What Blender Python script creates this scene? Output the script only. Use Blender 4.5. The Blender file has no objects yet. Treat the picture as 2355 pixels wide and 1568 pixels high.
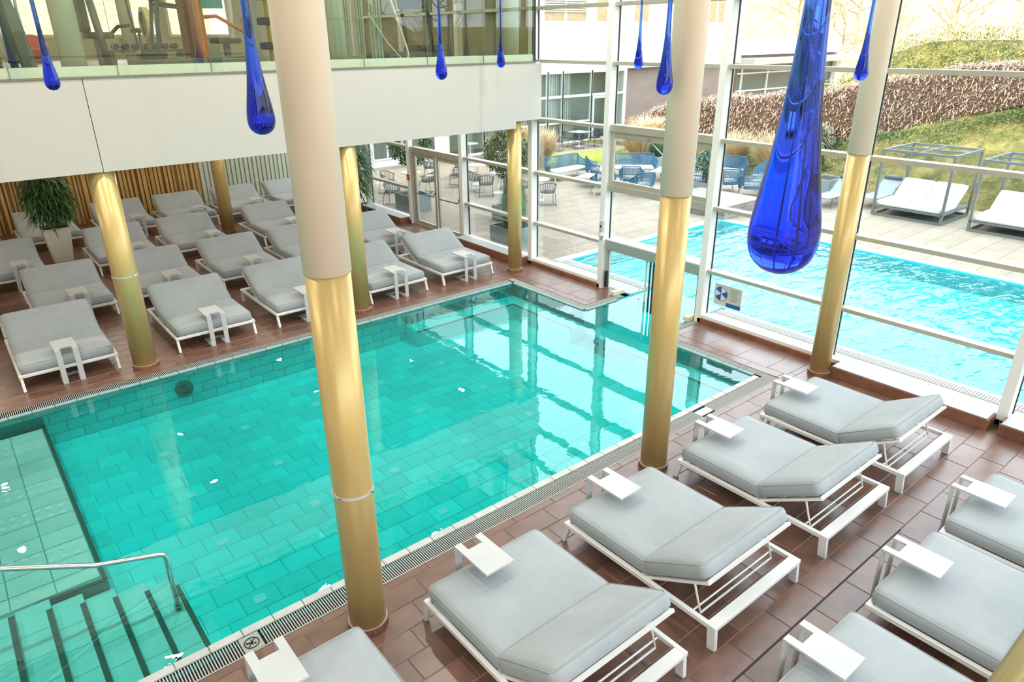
import bpy, bmesh, math, random
import numpy as np
from mathutils import Vector, Matrix, Euler

random.seed(7); rng = np.random.default_rng(7)
scene = bpy.context.scene
COL = scene.collection

# ------------------------------------------------------------------ camera
CAM_Z = 5.2
YAW, PITCH, ROLL, FPX = 0.88876676, 0.40794123, -0.00844398, 1612.62
_fwd = Vector((math.cos(YAW)*math.cos(PITCH), math.sin(YAW)*math.cos(PITCH), -math.sin(PITCH)))
_right = Vector((math.sin(YAW), -math.cos(YAW), 0)); _up = _right.cross(_fwd)
_r2 = math.cos(ROLL)*_right + math.sin(ROLL)*_up
_u2 = -math.sin(ROLL)*_right + math.cos(ROLL)*_up
cam = bpy.data.cameras.new('camera'); cam.sensor_width = 36; cam.lens = FPX/2355*36; cam.clip_start = .05; cam.clip_end = 400
camo = bpy.data.objects.new('camera', cam); COL.objects.link(camo)
_m = Matrix((_r2, _u2, -_fwd)).transposed().to_4x4(); _m.translation = (0, 0, CAM_Z)
camo.matrix_world = _m
scene.camera = camo

# ------------------------------------------------------------------ world, sun, exposure
SKY = 4.7
world = bpy.data.worlds.new('world'); scene.world = world; world.use_nodes = True
_bg = world.node_tree.nodes['Background']; _bg.inputs[0].default_value = (.83, .91, 1.0, 1); _bg.inputs[1].default_value = SKY
sun = bpy.data.lights.new('sun', 'SUN'); sun.energy = 8; sun.angle = .02; sun.color = (1, .90, .70)
suno = bpy.data.objects.new('sun', sun); COL.objects.link(suno)
_el = math.radians(25); _d = Vector((.985*math.cos(_el), -.17*math.cos(_el), -math.sin(_el)))
suno.rotation_euler = _d.to_track_quat('-Z', 'Y').to_euler(); suno.location = (-30, 10, 22)
vs = scene.view_settings
vs.view_transform = 'Standard'; vs.look = 'None'; vs.gamma = 1; vs.use_curve_mapping = False; vs.exposure = 0.34
cy = scene.cycles
cy.use_denoising = True; cy.adaptive_threshold = .015; cy.max_bounces = 9; cy.diffuse_bounces = 4; cy.glossy_bounces = 4; cy.transmission_bounces = 8
cy.transparent_max_bounces = 32; cy.caustics_reflective = False; cy.caustics_refractive = False; cy.sample_clamp_indirect = 6

# ------------------------------------------------------------------ helpers
def tag(o, label=None, cat=None, group=None, kind=None):
    if label: o['label'] = label
    if cat: o['category'] = cat
    if group: o['group'] = group
    if kind: o['kind'] = kind
    return o

def link(o, parent=None):
    COL.objects.link(o)
    if parent is not None: o.parent = parent
    return o

def thing(name, label, cat, loc=(0, 0, 0), rz=0, group=None, kind=None):
    o = bpy.data.objects.new(name, None); o.empty_display_size = .1
    o.location = loc; o.rotation_euler = (0, 0, rz); link(o)
    return tag(o, label, cat, group, kind)

def copy_tree(src, parent=None):
    c = src.copy(); link(c, parent)
    for ch in src.children: copy_tree(ch, c)
    return c

def place_copy(src, loc, rz, label, group=None):
    c = copy_tree(src); c.location = loc; c.rotation_euler = (0, 0, rz)
    return tag(c, label, None, group)

class MB:
    def __init__(s): s.v = []; s.f = []
    def add(s, vs, fs):
        n = len(s.v); s.v += [tuple(p) for p in vs]; s.f += [tuple(i+n for i in f) for f in fs]; return s
    def box(s, x0, x1, y0, y1, z0, z1):
        return s.add([(x0,y0,z0),(x1,y0,z0),(x1,y1,z0),(x0,y1,z0),(x0,y0,z1),(x1,y0,z1),(x1,y1,z1),(x0,y1,z1)],
                     [(3,2,1,0),(4,5,6,7),(0,1,5,4),(1,2,6,5),(2,3,7,6),(3,0,4,7)])
    def bar(s, a, b, w, h, up=(0, 0, 1)):
        a = Vector(a); b = Vector(b); d = (b-a).normalized(); up = Vector(up)
        x = d.cross(up)
        if x.length < 1e-4: x = d.cross(Vector((1, 0, 0)))
        x.normalize(); y = x.cross(d).normalized(); x *= w/2; y *= h/2
        return s.add([a-x-y, a+x-y, a+x+y, a-x+y, b-x-y, b+x-y, b+x+y, b-x+y],
                     [(0,1,2,3),(7,6,5,4),(0,4,5,1),(1,5,6,2),(2,6,7,3),(3,7,4,0)])
    def tube(s, pts, r, n=8, cap=True):
        pts = [Vector(p) for p in pts]; k = len(pts)
        rs = r if isinstance(r, (list, tuple)) else [r]*k
        vs = []; fs = []; ref = None
        for i, p in enumerate(pts):
            t = (pts[min(i+1, k-1)]-pts[max(i-1, 0)])
            if t.length < 1e-6: t = Vector((0, 0, 1))
            t.normalize()
            if ref is None:
                ref = t.cross(Vector((0, 0, 1)))
                if ref.length < 1e-3: ref = t.cross(Vector((1, 0, 0)))
            ref = (ref - t*ref.dot(t)); ref.normalize(); b = t.cross(ref)
            for j in range(n):
                a = 2*math.pi*j/n; vs.append(p + (ref*math.cos(a)+b*math.sin(a))*rs[i])
        for i in range(k-1):
            for j in range(n):
                fs.append((i*n+j, i*n+(j+1) % n, (i+1)*n+(j+1) % n, (i+1)*n+j))
        if cap: fs.append(tuple(range(n))[::-1]); fs.append(tuple((k-1)*n+j for j in range(n)))
        return s.add(vs, fs)
    def lathe(s, prof, n=24, c=(0, 0, 0), cap=True):
        vs = []; fs = []
        for r, z in prof:
            for j in range(n):
                a = 2*math.pi*j/n; vs.append((c[0]+r*math.cos(a), c[1]+r*math.sin(a), c[2]+z))
        k = len(prof)
        for i in range(k-1):
            for j in range(n):
                fs.append((i*n+j, i*n+(j+1) % n, (i+1)*n+(j+1) % n, (i+1)*n+j))
        if cap: fs.append(tuple(range(n))[::-1]); fs.append(tuple((k-1)*n+j for j in range(n)))
        return s.add(vs, fs)
    def prism(s, poly, z0, z1):
        n = len(poly)
        vs = [(x, y, z0) for x, y in poly]+[(x, y, z1) for x, y in poly]
        fs = [tuple(range(n))[::-1], tuple(range(n, 2*n))]+[(i, (i+1) % n, n+(i+1) % n, n+i) for i in range(n)]
        return s.add(vs, fs)
    def plate(s, xs, ys, keep, z):
        """one connected sheet over a grid with cells left out"""
        idx = {}; vs = []; fs = []
        def vid(i, j):
            if (i, j) not in idx: idx[(i, j)] = len(vs); vs.append((xs[i], ys[j], z))
            return idx[(i, j)]
        for i in range(len(xs)-1):
            for j in range(len(ys)-1):
                if keep((xs[i]+xs[i+1])/2, (ys[j]+ys[j+1])/2): fs.append((vid(i,j), vid(i+1,j), vid(i+1,j+1), vid(i,j+1)))
        return s.add(vs, fs)
    def mesh(s, name='m', bevel=0, seg=2, smooth=False, mat=None):
        m = bpy.data.meshes.new(name); m.from_pydata(s.v, [], s.f)
        if bevel:
            b = bmesh.new(); b.from_mesh(m)
            bmesh.ops.bevel(b, geom=b.edges[:], offset=bevel, segments=seg, profile=.5, affect='EDGES', clamp_overlap=True)
            bmesh.ops.recalc_face_normals(b, faces=b.faces); b.to_mesh(m); b.free()
        if smooth: m.polygons.foreach_set('use_smooth', [True]*len(m.polygons))
        if mat: m.materials.append(mat)
        m.update(); return m
    def build(s, name, mat, parent=None, bevel=0, seg=2, smooth=False, loc=None, rz=None):
        o = bpy.data.objects.new(name, s.mesh(name, bevel, seg, smooth, mat)); link(o, parent)
        if loc is not None: o.location = loc
        if rz is not None: o.rotation_euler = (0, 0, rz)
        return o

def np_mesh(name, V, F, mat, parent=None, smooth=False):
    """V (n,3) array, F (m,k) array with k = 3 or 4"""
    m = bpy.data.meshes.new(name); k = F.shape[1]
    m.vertices.add(len(V)); m.vertices.foreach_set('co', V.astype(np.float32).ravel())
    m.loops.add(F.size); m.loops.foreach_set('vertex_index', F.astype(np.int32).ravel())
    m.polygons.add(len(F)); m.polygons.foreach_set('loop_start', np.arange(0, F.size, k, dtype=np.int32))
    if smooth: m.polygons.foreach_set('use_smooth', [True]*len(F))
    m.update(calc_edges=True); m.materials.append(mat)
    return link(bpy.data.objects.new(name, m), parent)

def sheet(name, mat, parent, p, u, v):
    p = Vector(p); u = Vector(u); v = Vector(v)
    return MB().add([p, p+u, p+u+v, p+v], [(0, 1, 2, 3)]).build(name, mat, parent)

def on_screen(P, margin=.04):
    """share of the frame a point falls on, used only to leave out what lies far outside the view"""
    q = Vector(P)-Vector((0, 0, CAM_Z)); z = q.dot(_fwd)
    if z < .3: return None
    x = q.dot(_r2)/z*FPX/2355; y = q.dot(_u2)/z*FPX/2355
    if abs(x) > .5+margin or abs(y) > .333+margin: return None
    return z

# ------------------------------------------------------------------ materials
def _n(nt, t, **kw):
    n = nt.nodes.new(t)
    for k, v in kw.items(): setattr(n, k, v)
    return n

def M(name, col, rough=.5, metal=0, col2=None, scale=4, stretch=(1, 1, 1), bump=0, bscale=40, bstretch=(1, 1, 1), rnd=0, spec=.5, trans=0, ior=1.45, detail=4, ramp=(.35, .65), sheen=0):
    m = bpy.data.materials.new(name); m.use_nodes = True; nt = m.node_tree; L = nt.links
    b = nt.nodes['Principled BSDF']
    b.inputs['Roughness'].default_value = rough; b.inputs['Metallic'].default_value = metal
    b.inputs['Specular IOR Level'].default_value = spec; b.inputs['IOR'].default_value = ior
    if trans: b.inputs['Transmission Weight'].default_value = trans
    if sheen: b.inputs['Sheen Weight'].default_value = sheen
    c4 = lambda c: (c[0], c[1], c[2], 1)
    tc = _n(nt, 'ShaderNodeTexCoord')
    def noise(sc, st, det=detail):
        mp = _n(nt, 'ShaderNodeMapping'); mp.inputs['Scale'].default_value = st; L.new(tc.outputs['Object'], mp.inputs[0])
        nz = _n(nt, 'ShaderNodeTexNoise'); nz.inputs['Scale'].default_value = sc; nz.inputs['Detail'].default_value = det
        L.new(mp.outputs[0], nz.inputs['Vector']); return nz.outputs['Fac']
    out = None
    if col2 is not None:
        r = _n(nt, 'ShaderNodeValToRGB'); r.color_ramp.elements[0].position = ramp[0]; r.color_ramp.elements[1].position = ramp[1]
        r.color_ramp.elements[0].color = c4(col); r.color_ramp.elements[1].color = c4(col2)
        L.new(noise(scale, stretch), r.inputs[0]); out = r.outputs[0]
    else:
        g = _n(nt, 'ShaderNodeRGB'); g.outputs[0].default_value = c4(col); out = g.outputs[0]
    if rnd:
        oi = _n(nt, 'ShaderNodeObjectInfo'); ge = _n(nt, 'ShaderNodeNewGeometry')
        ad = _n(nt, 'ShaderNodeMath', operation='ADD'); L.new(oi.outputs['Random'], ad.inputs[0]); L.new(ge.outputs['Random Per Island'], ad.inputs[1])
        fr = _n(nt, 'ShaderNodeMath', operation='FRACT'); L.new(ad.outputs[0], fr.inputs[0])
        mr = _n(nt, 'ShaderNodeMapRange'); mr.inputs['To Min'].default_value = 1-rnd; mr.inputs['To Max'].default_value = 1+rnd; L.new(fr.outputs[0], mr.inputs['Value'])
        mx = _n(nt, 'ShaderNodeVectorMath', operation='SCALE'); L.new(out, mx.inputs[0]); L.new(mr.outputs[0], mx.inputs['Scale']); out = mx.outputs[0]
    L.new(out, b.inputs['Base Color'])
    if bump:
        bp = _n(nt, 'ShaderNodeBump'); bp.inputs['Strength'].default_value = bump; bp.inputs['Distance'].default_value = .02
        L.new(noise(bscale, bstretch), bp.inputs['Height']); L.new(bp.outputs[0], b.inputs['Normal'])
    return m

def glass_mat(name, tint, refl=.06, rough=0.0):
    """flat pane: clear with a weak mirror reflection"""
    m = bpy.data.materials.new(name); m.use_nodes = True; nt = m.node_tree; nt.nodes.clear(); L = nt.links
    o = _n(nt, 'ShaderNodeOutputMaterial'); mix = _n(nt, 'ShaderNodeMixShader'); t = _n(nt, 'ShaderNodeBsdfTransparent'); g = _n(nt, 'ShaderNodeBsdfGlossy')
    t.inputs[0].default_value = (*tint, 1); g.inputs['Roughness'].default_value = rough
    lw = _n(nt, 'ShaderNodeLayerWeight'); lw.inputs['Blend'].default_value = .25
    mr = _n(nt, 'ShaderNodeMapRange'); mr.inputs['To Min'].default_value = refl*.5; mr.inputs['To Max'].default_value = min(1, refl*5)
    L.new(lw.outputs['Fresnel'], mr.inputs['Value']); L.new(mr.outputs[0], mix.inputs[0]); L.new(t.outputs[0], mix.inputs[1]); L.new(g.outputs[0], mix.inputs[2]); L.new(mix.outputs[0], o.inputs[0])
    return m

def water_mat(name, tint, ior, waves):
    """waves: list of (scale, stretch, strength)"""
    m = bpy.data.materials.new(name); m.use_nodes = True; nt = m.node_tree; nt.nodes.clear(); L = nt.links
    o = _n(nt, 'ShaderNodeOutputMaterial'); mix = _n(nt, 'ShaderNodeMixShader'); t = _n(nt, 'ShaderNodeBsdfTransparent'); g = _n(nt, 'ShaderNodeBsdfGlossy')
    t.inputs[0].default_value = (*tint, 1); g.inputs['Roughness'].default_value = 0.0; g.inputs[0].default_value = (.85, 1, 1, 1)
    tc = _n(nt, 'ShaderNodeTexCoord'); prev = None
    for sc, st, stg, dist in waves:
        mp = _n(nt, 'ShaderNodeMapping'); mp.inputs['Scale'].default_value = st; mp.inputs['Rotation'].default_value = (0, 0, .3); L.new(tc.outputs['Object'], mp.inputs[0])
        nz = _n(nt, 'ShaderNodeTexNoise'); nz.inputs['Scale'].default_value = sc; nz.inputs['Detail'].default_value = 2; nz.inputs['Distortion'].default_value = .6
        L.new(mp.outputs[0], nz.inputs['Vector'])
        bp = _n(nt, 'ShaderNodeBump'); bp.inputs['Strength'].default_value = stg; bp.inputs['Distance'].default_value = dist; L.new(nz.outputs['Fac'], bp.inputs['Height'])
        if prev: L.new(prev.outputs[0], bp.inputs['Normal'])
        prev = bp
    f = _n(nt, 'ShaderNodeFresnel'); f.inputs['IOR'].default_value = ior
    if prev: L.new(prev.outputs[0], f.inputs['Normal']); L.new(prev.outputs[0], g.inputs['Normal'])
    L.new(f.outputs[0], mix.inputs[0]); L.new(t.outputs[0], mix.inputs[1]); L.new(g.outputs[0], mix.inputs[2]); L.new(mix.outputs[0], o.inputs[0])
    return m

def lamp_mat(name, col, s):
    m = bpy.data.materials.new(name); m.use_nodes = True; nt = m.node_tree; nt.nodes.clear()
    o = _n(nt, 'ShaderNodeOutputMaterial'); e = _n(nt, 'ShaderNodeEmission'); e.inputs[0].default_value = (*col, 1); e.inputs[1].default_value = s
    nt.links.new(e.outputs[0], o.inputs[0]); return m

mt = {}
mt['deck'] = M('deck_tile', (.19, .094, .062), .30, col2=(.125, .064, .045), scale=3.2, rnd=.16, bump=.05, bscale=60, spec=1.0)
mt['grout'] = M('grout', (.30, .22, .17), .8, col2=(.22, .16, .13))
mt['kerb'] = M('kerb_tile', (.25, .105, .062), .4, col2=(.18, .075, .048), scale=4, rnd=.15)
mt['poolfloor'] = M('pool_tile', (.012, .95, .93), .4, col2=(.012, .88, .87), scale=3, rnd=.09)  # light lost in deep water is put into this teal; shallow tiles paler
mt['poolgrout'] = M('pool_grout', (.02, .42, .40), .8)
mt['poolpale'] = M('pool_ledge_tile', (.74, .92, .82), .4, col2=(.66, .87, .76), scale=3, rnd=.06)
mt['poolstep'] = M('pool_step_tile', (.42, .93, .84), .4, col2=(.36, .86, .78), scale=3)
mt['poolline'] = M('waterline_tile', (.30, .97, .93), .4, rnd=.05)
mt['ledgecore'] = M('ledge_joint', (.10, .42, .36), .7)
mt['nosing'] = M('dark_nosing', (.03, .09, .075), .5, col2=(.05, .13, .10), scale=30)
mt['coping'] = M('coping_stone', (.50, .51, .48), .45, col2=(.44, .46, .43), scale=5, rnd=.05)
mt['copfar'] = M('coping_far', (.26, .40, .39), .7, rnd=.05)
mt['grille'] = M('gutter_grille', (.42, .42, .39), .6)
mt['grille_dark'] = M('gutter_pit', (.02, .02, .025), .7)
mt['steel'] = M('stainless_steel', (.55, .56, .55), .22, 1.0)
mt['white'] = M('white_metal', (.74, .74, .71), .38)
mt['tablewhite'] = M('white_table', (.51, .515, .505), .35)
mt['cushion'] = M('grey_fabric', (.35, .375, .385), .9, col2=(.315, .345, .355), scale=3, bump=.24, bscale=9, bstretch=(3.2, .7, 1), sheen=.2, spec=.2)
mt['gold'] = M('gold_column', (.60, .435, .175), .33, .30, col2=(.55, .395, .15), scale=2.5, stretch=(1, 1, .15))
mt['cream'] = M('cream_column', (.97, .85, .69), .45, col2=(.96, .835, .675), scale=2)
mt['fascia'] = M('fascia_panel', (.55, .515, .47), .5, col2=(.53, .505, .47), scale=.6)
mt['frame'] = M('mullion_white', (.82, .82, .79), .4)
mt['alu'] = M('transom_aluminium', (.55, .53, .45), .35, .5)
mt['alud'] = M('grey_aluminium', (.42, .45, .42), .35, .4)
mt['seal'] = M('black_seal', (.012, .012, .012), .6)
mt['pane'] = glass_mat('window_glass', (.975, .988, .985), .05)
mt['clear'] = glass_mat('clear_glass', (.93, .975, .955), .07)
mt['galglass'] = glass_mat('gallery_glass', (.92, .96, .90), .075)
mt['frost'] = M('frosted_band', (.84, .87, .82), .5)
mt['concrete'] = M('concrete_edge', (.24, .22, .18), .8, col2=(.15, .14, .11), scale=40)
mt['wood'] = M('gold_slat', (.56, .36, .13), .5, col2=(.42, .25, .08), scale=5, stretch=(1, 1, .25), rnd=.18)
mt['wooddark'] = M('gold_backing', (.30, .17, .06), .6)
mt['greenslat'] = M('pale_green_slat', (.56, .62, .50), .5, col2=(.50, .57, .46), scale=4, rnd=.10)
mt['greenback'] = M('pale_green_backing', (.30, .34, .27), .6)
mt['plaster'] = M('cream_plaster', (.70, .67, .58), .8)
mt['ceil'] = M('white_ceiling', (.82, .80, .75), .8)
# ------------------------------------------------------------------ tiles
_tile_meshes = {}
def tile_mesh(w, h, t, mat, ch=.004):
    k = (round(w, 3), round(h, 3), t, mat.name)
    if k not in _tile_meshes:
        a, b = w/2, h/2
        m = MB().add([(-a,-b,-t),(a,-b,-t),(a,b,-t),(-a,b,-t),(-a,-b,-ch),(a,-b,-ch),(a,b,-ch),(-a,b,-ch),(-a+ch,-b+ch,0),(a-ch,-b+ch,0),(a-ch,b-ch,0),(-a+ch,b-ch,0)],
                     [(0,1,5,4),(1,2,6,5),(2,3,7,6),(3,0,4,7),(4,5,9,8),(5,6,10,9),(6,7,11,10),(7,4,8,11),(8,9,10,11)]).mesh('tile', mat=mat)
        _tile_meshes[k] = m
    return _tile_meshes[k]

def tiles(parent, mat, rects, tw, th, gap, O=(0, 0, 0), U=(1, 0, 0), V=(0, 1, 0), t=.012, limit=300, name='tile', off=(0, 0), shift=.5, lift=.0):
    """tiles laid in staggered rows over rectangles in the (U,V) plane through O; the largest in view are parts, the rest one part"""
    O = Vector(O); U = Vector(U); V = Vector(V); N = U.cross(V); cells = []
    for (x0, x1, y0, y1) in rects:
        r0 = math.floor((y0-off[1])/th); r1 = math.ceil((y1-off[1])/th)
        for r in range(r0, r1):
            ya, yb = max(y0, off[1]+r*th), min(y1, off[1]+(r+1)*th)
            if yb-ya < .03: continue
            o = off[0]+(r*shift % 1)*tw
            for c in range(math.floor((x0-o)/tw), math.ceil((x1-o)/tw)):
                xa, xb = max(x0, o+c*tw), min(x1, o+(c+1)*tw)
                if xb-xa < .03: continue
                w, h = xb-xa-gap, yb-ya-gap; P = O+U*((xa+xb)/2)+V*((ya+yb)/2)
                z = on_screen(P)
                vis = 0 if z is None else w*h*abs((P-Vector((0, 0, CAM_Z))).normalized().dot(N))/z**2
                cells.append((vis, P, w, h))
    cells.sort(key=lambda c: -c[0])
    rot = Matrix((U, V, N)).transposed().to_4x4(); rest = MB()
    for i, (vis, P, w, h) in enumerate(cells):
        if i < limit and vis > 0:
            o = bpy.data.objects.new(name, tile_mesh(w, h, t, mat)); link(o, parent)
            mm = rot.copy(); mm.translation = P+N*(lift+random.uniform(-.0008, .0008)); o.matrix_basis = mm
        else:
            a, b = U*(w/2), V*(h/2); q = P+N*lift; d = N*t
            rest.add([q-a-b-d, q+a-b-d, q+a+b-d, q-a+b-d, q-a-b, q+a-b, q+a+b, q-a+b], [(0,1,5,4),(1,2,6,5),(2,3,7,6),(3,0,4,7),(4,5,6,7)])
    if rest.v: tag(rest.build(name+'_field', mat, parent), kind='stuff')

def struct(name, mb, mat, label=None, cat=None, **kw):
    return tag(mb.build(name, mat, **kw), label, cat, kind='structure')

# pool measures
PX0, PX1, PY0, PY1 = -4.0, 9.77, 5.60, 12.0
GN, GF, GR = 5.27, 12.22, 9.98            # outer edges of the gutters
CY0, CY1, CX1 = 7.87, 9.63, 12.05         # swim channel through the door
HX0, HX1, HY0, HY1, HZ = -8.0, 11.2, -5.0, 25.0, 8.8
PZ = -.65
WZ = -.02

# ------------------------------------------------------------------ floor of the hall
xs = [HX0, PX0, PX1, GR, 11.0, HX1]; ys = [HY0, GN, CY0-.2, CY0, CY1, CY1+.2, GF, HY1]
def deck_keep(x, y):
    if PX0 < x < GR and GN < y < GF: return False
    if x > GR and CY0-.2 < y < CY1+.2: return False
    return True
floor = struct('floor', MB().plate(xs, ys, deck_keep, -.006), mt['grout'], 'brown tiled pool deck under the grey daybeds', 'floor')
DT, DH = .606, .291
tiles(floor, mt['deck'], [(HX0+4, HX1, HY0+4, GN), (HX0+6, HX1, GF, HY1)], DT, DH, .007, off=(6.25-DT*.66, 2.255), shift=.335, limit=300)
tiles(floor, mt['deck'], [(GN, CY0-.2, -HX1, -GR), (CY1+.2, GF, -HX1, -GR)], .62, .60, .007, U=(0, 1, 0), V=(-1, 0, 0), off=(5.33, -10.19), shift=.5, limit=40)
d = MB().box(-2, 7.54, 2.243, 2.257, -.004, .0035)
d.build('drain_slot', mt['grille_dark'], floor)

# ------------------------------------------------------------------ pool basin
def basin_part(name, mb, mat, parent): return mb.build(name, mat, parent)
basin = struct('pool_basin', MB().plate([PX0, PX1], [PY0, PY1], lambda x, y: True, PZ-.008), mt['poolgrout'], 'turquoise tiled indoor pool basin', 'pool')
side = MB()
PB = PZ-.06
side.add([(PX0,PY1,PB),(PX1,PY1,PB),(PX1,PY1,0),(PX0,PY1,0)], [(0,1,2,3)])
side.add([(PX0,PY0,PB),(PX1,PY0,PB),(PX1,PY0,0),(PX0,PY0,0)], [(3,2,1,0)])
for a, b in ((PY0, CY0), (CY1, PY1)): side.add([(PX1,a,PB),(PX1,b,PB),(PX1,b,0),(PX1,a,0)], [(0,3,2,1)])
side.add([(PX0,PY0,PB),(PX0,PY1,PB),(PX0,PY1,0),(PX0,PY0,0)], [(0,1,2,3)])
side.build('basin_side', mt['poolgrout'], basin)
ch = MB().add([(PX1,CY0,-.5),(CX1,CY0,-.5),(CX1,CY1,-.5),(PX1,CY1,-.5)], [(0,1,2,3)])
ch.add([(PX1,CY0,-.5),(CX1,CY0,-.5),(CX1,CY0,0),(PX1,CY0,0)], [(0,1,2,3)]); ch.add([(PX1,CY1,-.5),(CX1,CY1,-.5),(CX1,CY1,0),(PX1,CY1,0)], [(3,2,1,0)])
ch.add([(PX1,CY0,PB),(PX1,CY1,PB),(PX1,CY1,-.5),(PX1,CY0,-.5)], [(0,1,2,3)])
ch.build('channel', mt['poolfloor'], basin)
tiles(basin, mt['poolfloor'], [(.35, 6.85, PY0, PY1), (6.85, 9.4, PY0, 11.5)], .4233, .3293, .006, O=(0, 0, PZ), off=(1.65-.2, 6.63-.16), limit=300)
tiles(basin, mt['poolfloor'], [(.35, 6.85, PZ, -.13)], .42, .175, .006, O=(0, PY1-.001, 0), U=(1, 0, 0), V=(0, 0, 1), off=(0, -.655), limit=110, t=.008)
tiles(basin, mt['poolline'], [(-1.2, PX1, -.128, -.008)], .42, .12, .006, O=(0, PY1-.002, 0), U=(1, 0, 0), V=(0, 0, 1), off=(.1, -.128), limit=40, t=.008, name='waterline_tile')
# bench along the far corner
b = MB()
b.box(6.85, PX1, 11.5, PY1, PZ, -.32).box(9.37, PX1, CY1, 11.5, PZ, -.32)
b.build('bench', mt['poolfloor'], basin)
MB().box(6.85, 9.37, 11.5, 11.54, -.325, -.312).box(9.37, 9.41, CY1, 11.54, -.325, -.312).build('bench_nosing', mt['nosing'], basin)
MB().box(9.37, PX1, PY0, CY0, PZ, -.32).build('bench', mt['poolfloor'], basin)
MB().box(9.37, 9.41, PY0, CY0, -.325, -.312).build('bench_nosing', mt['nosing'], basin)
# shallow ledge with jets, and its dark border
LZ = -.28
poly = [(PX0, PY1), (.35, PY1), (.35, 7.58), (-.28, 7.64), (-.80, 7.40), (-1.4, 6.8), (PX0, 6.8)][::-1]
ledge = MB().prism(poly, PZ, LZ-.008).build('ledge', mt['ledgecore'], basin)
nz = MB()
for (a, c) in zip([(.33, PY1), (.33, 7.60), (-.28, 7.66), (-.79, 7.42)], [(.33, 7.60), (-.28, 7.66), (-.79, 7.42), (-1.38, 6.83)]):
    nz.bar((*a, LZ-.002), (*c, LZ-.002), .045, .02)
nz.bar((PX0, PY1-.05, LZ-.002), (.33, PY1-.05, LZ-.002), .05, .02)
nz.build('ledge_nosing', mt['nosing'], basin)
tiles(ledge, mt['poolpale'], [(-2.2, .30, 7.70, 11.93)], .42, .33, .009, O=(0, 0, LZ), off=(.30, .02), shift=0, limit=110, t=.006)
jm = M('jet_disc', (.97, .98, .97), .3)
jd = MB().lathe([(.042, 0), (.042, .006), (.026, .009)], 12).mesh('jet', mat=jm)
for gy in (11.50, 10.16, 9.48, 8.50):
    for k in range(6):
        for e in (0, -.18):
            o = bpy.data.objects.new('jet', jd); link(o, ledge); o.location = (.18-.128*k, gy+e+.012*k, LZ)
# steps down from the ledge side
SX = [-.51, -.20, .09, .385, .69, .99]
prev = -1.3
for i, x in enumerate(SX):
    z = -.12-.095*i
    st = MB().box(prev, x, PY0, 7.575 if x > -.3 else 7.42, PZ, z).build('step', mt['poolstep'], basin, bevel=.006, seg=1)
    MB().box(x-.052, x+.002, PY0, 7.40, z-.012, z+.003).build('nosing', mt['nosing'], st)
    for yy in (5.98, 6.36, 6.74, 7.12): MB().box(prev+.01, x-.06, yy-.003, yy+.003, z-.01, z+.0015).build('tile_joint', mt['poolgrout'], st)
    prev = x-.001
# inlet plates on the pool floor
ipm = M('inlet_plate', (.30, .98, .95), .35)
ip = MB().box(-.065, .065, -.065, .065, 0, .008)
for sx in (-1, 1):
    for sy in (-1, 1): ip.lathe([(.016, .008), (.014, .011)], 8, (sx*.026, sy*.026, 0))
ipd = ip.mesh('inlet_plate', mat=ipm)
for (x, y) in [(x, y) for x in (1.65, 2.91, 4.16, 5.44, 6.78) for y in (6.63, 7.90, 9.20, 10.56)]:
    o = bpy.data.objects.new('inlet_plate', ipd); link(o, basin); o.location = (x, y, PZ+.001)
# lamp ring in the far side
rg = MB().lathe([(.085, 0), (.15, 0), (.15, .02), (.085, .02)], 24, cap=False).lathe([(.06, .004), (.06, .016), (.0, .02)], 20, cap=False)
o = rg.build('pool_lamp', M('pool_lamp_ring', (.08, .22, .20), .3), basin); o.rotation_euler = (math.pi/2, 0, 0); o.location = (2.42, PY1-.012, -.33)

# water
wm = water_mat('pool_water', (.60, .98, .97), 1.66, [(1.6, (1, 1, 1), .05, .05), (5, (1, 1, 1), .03, .02)])
wx = list(np.linspace(PX0, PX1, 12))+[CX1]; wy = [PY0-.05, CY0, CY1, PY1]
water = struct('light_leak_plate', MB().plate([-60, 70], [-60, 80], lambda x, y: True, -.8), mt['grout'])  # unseen plate added to stop sky light leaking in from below
water = struct('pool_water', MB().plate([PX0, PX1, CX1], wy, lambda x, y: x < PX1 or CY0 < y < CY1, WZ), wm, 'still clear turquoise water of the indoor pool', 'water')

# coping and gutters
def coping_run(a, c, seg, axis):
    n = max(1, round((c-a)/seg)); s = (c-a)/n
    for i in range(n):
        m = MB()
        p, q = a+i*s+.002, a+(i+1)*s-.002
        if axis == 'near': m.box(p, q, 5.51, 5.61, -.06, .008)
        if axis == 'far': m.box(p, q, 11.965, 12.03, -.06, .004)
        if axis == 'right': m.box(9.745, 9.81, p, q, -.06, .004)
        if axis == 'chn': m.box(p, q, CY0-.03, CY0+.03, -.06, .004)
        if axis == 'chf': m.box(p, q, CY1-.03, CY1+.03, -.06, .004)
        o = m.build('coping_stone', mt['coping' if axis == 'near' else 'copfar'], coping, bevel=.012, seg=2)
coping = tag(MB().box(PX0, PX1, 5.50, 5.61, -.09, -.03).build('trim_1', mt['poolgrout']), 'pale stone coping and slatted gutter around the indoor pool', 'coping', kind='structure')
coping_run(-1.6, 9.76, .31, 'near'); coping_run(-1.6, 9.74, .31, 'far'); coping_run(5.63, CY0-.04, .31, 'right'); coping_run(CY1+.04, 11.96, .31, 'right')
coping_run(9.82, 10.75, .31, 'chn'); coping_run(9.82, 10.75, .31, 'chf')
def trough(x0, x1, y0, y1, z=-.09):
    MB().add([(x0,y0,z),(x1,y0,z),(x1,y1,z),(x0,y1,z),(x0,y0,-.004),(x1,y0,-.004),(x1,y1,-.004),(x0,y1,-.004)], [(0,1,2,3),(0,4,5,1),(1,5,6,2),(2,6,7,3),(3,7,4,0)]).build('gutter_pit', mt['grille_dark'], coping)
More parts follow.
